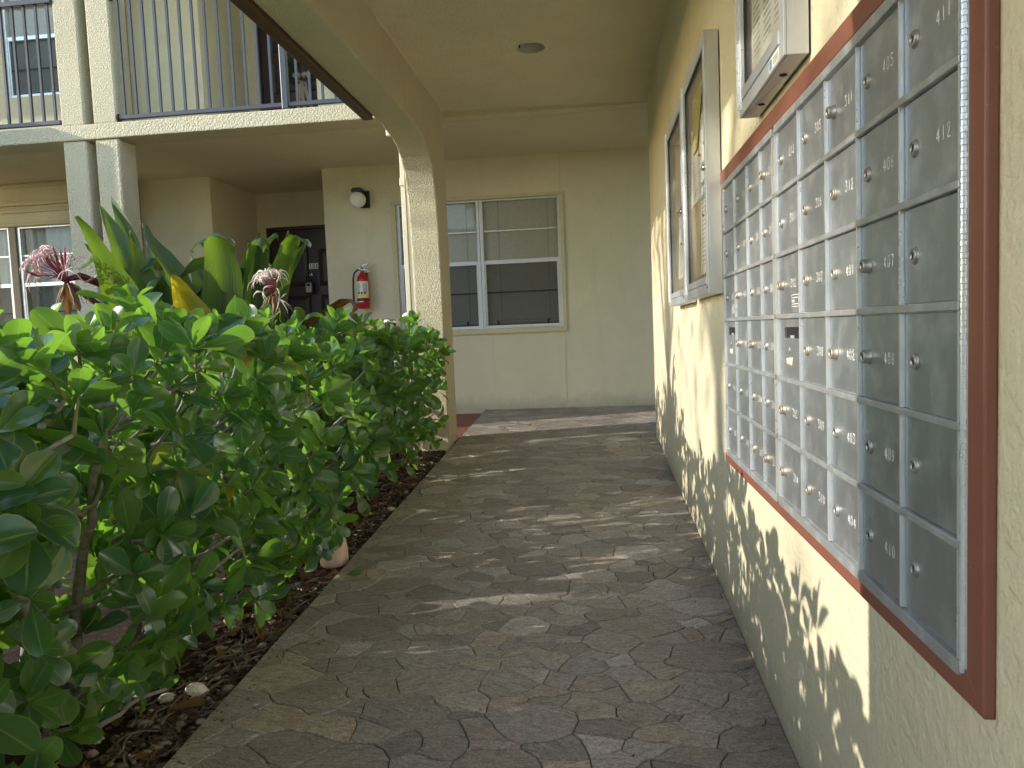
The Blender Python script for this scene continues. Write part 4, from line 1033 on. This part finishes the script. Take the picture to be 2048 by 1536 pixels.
LV = [
    ('lily_leaf', 0.19, [(-2.688, 3.550, 0.825), (-2.728, 3.500, 1.107), (-2.765, 3.420, 1.377), (-2.844, 3.300, 1.623)]),
    ('lily_leaf', 0.13, [(-2.859, 3.750, 0.816), (-2.890, 3.750, 1.249), (-2.949, 3.780, 1.548), (-3.070, 3.800, 1.792)]),
    ('lily_leaf', 0.12, [(-2.880, 3.850, 0.810), (-2.903, 3.850, 1.253), (-2.974, 3.900, 1.590), (-3.100, 3.950, 1.850)]),
    ('lily_leaf', 0.09, [(-2.832, 3.700, 0.926), (-2.885, 3.620, 1.347), (-2.916, 3.580, 1.461), (-2.988, 3.550, 1.532)]),
    ('lily_leaf', 0.17, [(-2.624, 3.600, 0.819), (-2.668, 3.600, 1.131), (-2.737, 3.630, 1.366), (-2.826, 3.680, 1.603)]),
    ('lily_leaf', 0.14, [(-2.631, 3.800, 0.805), (-2.692, 3.800, 1.134), (-2.778, 3.820, 1.409), (-2.835, 3.850, 1.660)]),
    ('lily_leaf', 0.17, [(-2.446, 3.600, 0.813), (-2.464, 3.600, 1.122), (-2.565, 3.620, 1.383), (-2.760, 3.700, 1.641)]),
    ('lily_leaf', 0.15, [(-2.337, 3.500, 0.817), (-2.425, 3.350, 1.094), (-2.510, 3.200, 1.189), (-2.589, 3.100, 1.122)]),
    ('lily_leaf_yellow', 0.15, [(-2.310, 3.450, 0.819), (-2.331, 3.420, 1.078), (-2.386, 3.400, 1.225), (-2.427, 3.380, 1.339)]),
    ('lily_leaf', 0.13, [(-2.473, 3.800, 0.800), (-2.492, 3.800, 1.125), (-2.524, 3.820, 1.343), (-2.598, 3.850, 1.510)]),
    ('lily_leaf', 0.17, [(-2.325, 3.600, 0.809), (-2.292, 3.580, 1.115), (-2.261, 3.560, 1.363), (-2.275, 3.540, 1.530), (-2.140, 3.460, 1.465)]),
    ('lily_leaf', 0.10, [(-2.440, 3.900, 0.792), (-2.452, 3.900, 1.235), (-2.475, 3.900, 1.509), (-2.547, 3.880, 1.559), (-2.579, 3.850, 1.496)]),
    ('lily_leaf', 0.13, [(-2.295, 3.700, 0.801), (-2.253, 3.700, 1.114), (-2.219, 3.720, 1.361), (-2.148, 3.750, 1.567)]),
    ('lily_leaf', 0.10, [(-2.381, 3.900, 0.790), (-2.326, 3.900, 1.174), (-2.242, 3.850, 1.411), (-2.095, 3.800, 1.552), (-2.060, 3.780, 1.527)]),
    ('lily_leaf', 0.10, [(-2.177, 3.600, 0.805), (-2.135, 3.600, 1.108), (-2.110, 3.600, 1.309), (-2.064, 3.580, 1.459), (-1.987, 3.500, 1.449)]),
    ('lily_leaf', 0.12, [(-2.218, 3.800, 0.792), (-2.165, 3.800, 1.085), (-2.099, 3.800, 1.321), (-2.019, 3.820, 1.577)]),
    ('lily_leaf', 0.12, [(-2.143, 3.700, 0.796), (-2.074, 3.680, 1.081), (-1.995, 3.640, 1.331), (-1.898, 3.580, 1.500), (-1.774, 3.500, 1.450)]),
    ('lily_leaf_dry', 0.05, [(-2.022, 3.900, 0.998), (-1.849, 3.800, 1.120), (-1.687, 3.700, 1.188), (-1.598, 3.600, 1.156), (-1.615, 3.550, 1.106)]),
    ('lily_leaf', 0.14, [(-2.378, 3.300, 0.832), (-2.385, 3.250, 0.999), (-2.382, 3.220, 1.115), (-2.382, 3.200, 1.206)]),
    ('lily_leaf', 0.15, [(-2.155, 3.400, 0.818), (-2.118, 3.350, 0.987), (-2.080, 3.300, 1.103), (-2.066, 3.280, 1.218)]),
    ('lily_leaf', 0.14, [(-2.024, 3.500, 0.807), (-2.039, 3.450, 1.006), (-2.058, 3.400, 1.127), (-2.083, 3.350, 1.198)]),
    ('lily_leaf_dry', 0.045, [(-1.979, 4.600, 0.953), (-1.923, 4.600, 1.062), (-1.825, 4.550, 1.074), (-1.733, 4.500, 1.014)]),
    ('lily_leaf_dry', 0.07, [(-3.136, 3.400, 1.000), (-3.127, 3.300, 1.079), (-3.097, 3.200, 1.121), (-3.101, 3.150, 1.110)]),
]
lilyA = thing('giant_lily', 'giant spider lily with its pink flower head leaning left past the pillars', 'lily', (-2.66, 3.62, .1), 'giant lilies behind the hedge')
lilyB = thing('giant_lily', 'giant spider lily with pale flower head in front of door 106', 'lily', (-2.2, 3.68, .1), 'giant lilies behind the hedge')
EX = random.Random(17)
for bx, n_ in ((-2.66, 6), (-2.2, 9)):
    for k in range(n_):
        a = EX.uniform(0, 6.28); L = EX.uniform(.75, 1.05); le = EX.uniform(.12, .42)
        tip = Vector((bx+math.cos(a)*le, 3.72+math.sin(a)*le*.8+.12, .5+L)); b0 = Vector((bx+math.cos(a)*.08, 3.70, .82)); md = b0.lerp(tip, .5)+Vector((-math.cos(a)*.05, 0, .08))
        P = [tuple(b0), tuple(md), tuple(tip)]
        if EX.random() < .55: P.append(tuple(tip+Vector((math.cos(a)*.14, math.sin(a)*.1, -.07))))
        LV.append(('lily_leaf', EX.uniform(.09, .14), P))
for mt, W, P in LV:
    left = P[0][0] < -2.55; t = lilyA if left else lilyB; bx = -2.66 if left else -2.2
    strap('leaf', mt, W, [(bx+(P[0][0]-bx)*.35, 3.65+(P[0][1]-3.65)*.4, .22)]+P, t, roll=rh.uniform(-.75, .75), fold=rh.uniform(.3, .6))
for t, x in ((lilyA, -2.66), (lilyB, -2.2)): MB().tube([(x, 3.65, .05), (x, 3.65, .3), (x+.01, 3.64, .5)], [.085, .075, .05], 14).build('stem', 'twig_green', t, smooth=True)
def flower(t, stalk, c, axis, size, npet, fresh, dead, pmat='petal_pink'):
    stalk = [Vector(p) for p in stalk]; MB().tube(stalk, [.016, .014, .012, .012][:len(stalk)], 10).build('flower_stalk', 'stalk', t, smooth=True)
    c = Vector(c); axis = Vector(axis).normalized(); s1 = axis.orthogonal().normalized(); s2 = axis.cross(s1)
    tubes = MB(); pet = MB(); buds = MB()
    for k in range(npet):
        a = rh.uniform(0, 6.283); el = min(abs(rh.gauss(0, .75)), 1.7)
        d = (axis*math.cos(el)+(s1*math.cos(a)+s2*math.sin(a))*math.sin(el)).normalized(); L = size*rh.uniform(.5, .75)
        e = c+d*L+Vector((0, 0, -.02*el)); tubes.tube([c, c+d*L*.5+Vector((0, 0, .012)), e], [.0028, .0026, .003], 5)
        if rh.random() < fresh:
            for j in range(6):
                b = rh.uniform(0, 6.283); o1 = d.orthogonal().normalized(); o2 = d.cross(o1); r_ = o1*math.cos(b)+o2*math.sin(b)
                P = []; l2 = size*rh.uniform(.48, .72)
                for q in range(7):
                    f = q/6; ang = f*2.3+.2
                    P.append(e+d*(l2*.5*math.sin(ang))+r_*(l2*.42*(1-math.cos(ang)))+Vector((0, 0, -.05*size*5*f*f*rh.uniform(.3, .6))))
                pet.tube(P, [.0014, .0022, .0025, .0024, .002, .0015, .0007], 4)
        else: buds.tube([e-d*.01, e+d*size*.12, e+d*size*.34], [.003, .0062, .0022], 6)
    tag(tubes.build('floral_tubes', 'petal_dark', t, smooth=True, fix=False), kind='stuff')
    if pet.v: tag(pet.build('petals', pmat, t, smooth=True, fix=False), kind='stuff')
    if buds.v: tag(buds.build('buds', 'petal_dark', t, smooth=True, fix=False), kind='stuff')
    dry = MB()
    for k in range(dead):
        a = rh.uniform(0, 6.283); d = (s1*math.cos(a)+s2*math.sin(a)-axis*.3); P = [c+d*.02]
        for q in range(5): P.append(P[-1]+d*.018*rh.uniform(.5, 1)+Vector((rh.gauss(0, .006), rh.gauss(0, .006), -.022)))
        dry.tube(P, [.003, .004, .003, .002, .002, .001], 4)
    tag(dry.build('withered_petals', 'petal_dry', t, smooth=True, fix=False), kind='stuff')
    for k in range(2):
        a = rh.uniform(0, 6.283); d = (s1*math.cos(a)+s2*math.sin(a))*.4-axis*.5+Vector((0, 0, -.8))
        strap('bract', 'lily_leaf_dry', .035, [c, c+d*.04, c+d*.09, c+d*.12], t, 6)
flower(lilyA, [(-2.70, 3.58, .95), (-2.77, 3.5, 1.084), (-2.812, 3.4, 1.196), (-2.886, 3.35, 1.275), (-2.925, 3.31, 1.315)][1:], (-2.925, 3.31, 1.315), (-.35, -.25, 1), .185, 26, .55, 12)
flower(lilyB, [(-2.103, 3.6, 0.904), (-2.065, 3.58, 1.055), (-2.02, 3.55, 1.178), (-1.99, 3.52, 1.225)], (-1.99, 3.52, 1.225), (.05, -.2, 1), .13, 17, .9, 9, 'petal_pale')
MB().tube([(-2.80, 3.6, 1.1), (-2.861, 3.6, 1.20), (-2.905, 3.55, 1.319), (-2.955, 3.45, 1.36), (-2.975, 3.36, 1.335)], [.014, .018, .020, .018, .012], 10).build('old_stalk', 'stalk', lilyA, smooth=True)

# ------------------------------------------------------------------ bed litter
rp = random.Random(4)
peb = MB()
def pebble(mb, c, r_, tone, n=7):
    b = len(mb.v); k1, k2 = rp.uniform(.65, 1), rp.uniform(.45, .75); ph = rp.uniform(0, 6.28)
    for i, (f, h) in enumerate(((.02, -.9), (.85, -.45), (1, .1), (.68, .72), (.02, .98))):
        for k in range(n):
            a = ph+2*math.pi*k/n; q = 1+rp.uniform(-.14, .14)
            mb.vert((c[0]+r_*f*q*math.cos(a), c[1]+r_*f*q*k1*math.sin(a), c[2]+r_*k2*h)); mb.tone.append(tone)
    for i in range(4):
        for k in range(n): mb.f.append([b+i*n+k, b+i*n+(k+1) % n, b+(i+1)*n+(k+1) % n, b+(i+1)*n+k])
for k in range(3400):
    y = 1.0+4.1*rp.random()**1.4; x = -1.468-abs(rp.gauss(0, .13)); r_ = min(.024, .0035+abs(rp.gauss(0, .0066 if y < 2.4 else .005)))
    pebble(peb, (x, y, bed_z(x, y)+r_*.25), r_, min(1, max(0, rp.betavariate(1.2, 1.5))), 6)
tag(peb.build('pebbles', 'pebble', None, smooth=True, fix=False), kind='stuff')
ml = MB()
for k in range(2700):
    y = 1.0+4.2*rp.random()**1.2; x = -1.467-abs(rp.gauss(0, .17)); z = bed_z(x, y)+.006+rp.uniform(0, .012)
    a = rp.uniform(0, 3.14); L = rp.uniform(.008, .045); W = rp.uniform(.002, .010); d = Vector((math.cos(a), math.sin(a), rp.uniform(-.25, .25)))*L*.5; e = Vector((-math.sin(a), math.cos(a), rp.uniform(-.4, .4)))*W*.5; c = Vector((min(x, -1.47-abs(d.x)), y, z)); h = Vector((0, 0, .0025))
    P = [c-d-e, c+d-e*.6, c+d+e*.7, c-d+e]; ml.poly([p+h for p in P]); ml.poly([P[0]-h, P[1]-h, P[1]+h, P[0]+h]); ml.poly([P[2]-h, P[3]-h, P[3]+h, P[2]+h])
tag(ml.build('mulch', 'mulch', None, fix=False), kind='stuff')
sk = MB()
for k in range(170):
    y = 1.0+4.1*rp.random(); x = -1.50-abs(rp.gauss(0, .13)); a = rp.gauss(1.3, .6); P = [Vector((x, y, bed_z(x, y)+.014))]
    for j in range(4):
        P.append(P[-1]+Vector((math.cos(a)*.05, math.sin(a)*.05, 0))*rp.uniform(.4, 1)); a += rp.gauss(0, .35); P[-1].x = min(P[-1].x, -1.475); P[-1].z = bed_z(P[-1].x, P[-1].y)+.012+rp.uniform(0, .012)
    sk.tube(P, [.003, .0035, .003, .0025, .0015], 5)
tag(sk.build('dry_twigs', 'dry_twig', None, smooth=True, fix=False), kind='stuff')
fl_ = MB()
for k in range(80):
    src = LEAFMB[rp.randrange(14)][0]; y = 1.1+4.0*rp.random(); x = -1.52-abs(rp.gauss(0, .14)); a = rp.uniform(0, 6.28)
    mt = Matrix.Translation((x, y, bed_z(x, y)+.02)) @ Matrix.Rotation(a, 4, 'Z') @ Matrix.Rotation(rp.gauss(0, .35), 4, 'X') @ Matrix.Rotation(rp.gauss(0, .4), 4, 'Y') @ Matrix.Scale(rp.uniform(.4, .75), 4)
    b = len(fl_.v); tn = rp.random(); fl_.v.extend(mt @ v for v in src.v); fl_.tone.extend([tn]*len(src.v))
    for fi, f in enumerate(src.f): fl_.uv[len(fl_.f)] = src.uv[fi]; fl_.f.append([b+i for i in f])
tag(fl_.build('fallen_leaves', 'lily_leaf_dry', None, smooth=True, fix=False), kind='stuff')
for lab, x, y, r_, tn in (('largest pale limestone rock lying in the bed near the walkway edge', -1.585, 1.93, .036, .97), ('smaller grey rock just left of the largest pale rock', -1.655, 1.90, .026, .7), ('rounded beige rock against the walkway edge farther along the bed', -1.51, 3.72, .028, .93)):
    mb = MB(); pebble(mb, (x, y, bed_z(x, y)+.014), r_, tn, 11); o = mb.build('rock', 'pebble', None, smooth=True, fix=False); tag(o, lab, 'rock', 'rocks in the planting bed')
o = inst('fallen_leaf', LEAFME[3], None, Matrix.Translation((-1.415, 2.73, floor_z(2.73)+.012)) @ Matrix.Rotation(-1.9, 4, 'Z') @ Matrix.Rotation(.25, 4, 'X') @ Matrix.Rotation(.5, 4, 'Y') @ Matrix.Scale(.62, 4)); tag(o, 'single green leaf fallen on the flagstones at the bed edge', 'leaf')

gr = MB()
for k in range(330):
    y = 1.1+4.6*rp.random(); x = -1.455+abs(rp.gauss(0, .05)) if rp.random() < .7 else rp.uniform(-1.4, -.02); L = rp.uniform(.0015, .006); a = rp.uniform(0, 3.14)
    c = Vector((x, y, floor_z(y)+.002)); d = Vector((math.cos(a), math.sin(a), 0))*L; e = Vector((-math.sin(a), math.cos(a), .3))*L*rp.uniform(.3, .8)
    gr.poly([c-d, c+e, c+d, c-e+Vector((0, 0, L*.8))])
tag(gr.build('grit', 'mulch', None, fix=False), kind='stuff')
pot = thing('garden_pot', 'pinkish terracotta pot half hidden by leaves at the walkway edge', 'pot', (-1.54, 2.955, .07))
MB().lathe((-1.545, 2.965, .045), [(.058, 0), (.060, .01), (.057, .065), (.052, .100), (.048, .112), (.040, .113)], 28).build('body', 'terracotta', pot, smooth=True)
MB().tube([(-1.532, 2.906, .14), (-1.529, 2.9055, .125), (-1.527, 2.906, .105)], .0015, 5).build('crack', 'dark_slot', pot)
gl_ = thing('garden_lamp', 'small chrome topped garden lamp poking out above the hedge', 'garden lamp', (-1.825, 5.02, .2))
MB().tube([(-1.825, 5.02, .12), (-1.825, 5.02, 1.03)], .011, 10).build('post', 'black_plastic', gl_, smooth=True)
MB().lathe((-1.825, 5.02, 1.03), [(.036, 0), (.040, .02), (.040, .055)], 24).build('lens', 'pane_glass', gl_, smooth=True)
MB().lathe((-1.825, 5.02, 1.085), [(.050, 0), (.052, .006), (.052, .026), (.044, .034)], 24).build('cap', 'chrome', gl_, smooth=True)

# ------------------------------------------------------------------ added sun filter tree, courtyard trees and the building across, seen in the window panes
def tree(label, x, y, h, cr, n, seed, zc, squash=1.):
    t = thing('tree', label, 'tree', (x, y, -.3), 'courtyard trees'); q = random.Random(seed)
    tips = []; tm = MB(); top = Vector((x+q.uniform(-.2, .2), y+q.uniform(-.2, .2), zc-.3*cr)); tm.tube([(x, y, -.35), (x+.05, y, zc*.4), top], [.14, .11, .08], 10)
    for k in range(11):
        a = q.uniform(0, 6.28); e = q.uniform(-.1, 1.2); tip = Vector((x, y, zc))+Vector((math.cos(a)*math.cos(e), math.sin(a)*math.cos(e), math.sin(e)*squash))*cr*q.uniform(.6, .95)
        tm.tube([top-Vector((0, 0, .3)), top.lerp(tip, .5)+Vector((0, 0, .15)), tip], [.05, .035, .012], 6); tips.append(tip)
    tm.build('trunk', 'bark', t, smooth=True); mb = MB()
    for k in range(n):
        c = q.choice(tips)+Vector((q.gauss(0, 1), q.gauss(0, 1), q.gauss(0, .8)))*cr*.24
        d = Vector((q.gauss(0, 1), q.gauss(0, 1), q.gauss(-.2, .6))).normalized()*q.uniform(.06, .12); s_ = d.cross(Vector((q.gauss(0, 1), q.gauss(0, 1), q.gauss(0, 1)))).normalized()*d.length*.3
        b = [mb.vert(c), mb.vert(c+d*.5+s_), mb.vert(c+d), mb.vert(c+d*.5-s_)]; mb.f.append(b); tn = q.random(); mb.tone += [tn]*4
    tag(mb.build('crown', 'tree_leaf', t, fix=False), kind='stuff')
tree('slender open crowned tree in the courtyard that dapples the corridor end of the wall', -9.6, 1.75, 6, 1.15, 1500, 5, 4.75)
tree('unseen thin crowned tree added far off to soften the sun on the wall', -14, -1.2, 9, 2.0, 2300, 12, 6.75, .75)  # added out of view to thin the direct sun on the wall
tree('broad tree across the courtyard mirrored in the window panes', -9.5, -9, 6, 1.9, 2600, 7, 4.0)
nb = thing('neighbour_building', 'low pale building with tiled roof across the courtyard, mirrored in the window panes', 'building', (-8, -17, 0))
box('walls', 'stucco_ceiling', nb, -16, -1, -19, -15, -.3, 3.4)
MB().prism([(-20, 3.3), (-17, 5.2), (-14, 3.3), (-14, 3.4), (-17, 5.35), (-20, 3.4)], 0, -16.8, -.2).build('roof', 'roof_tile', nb)
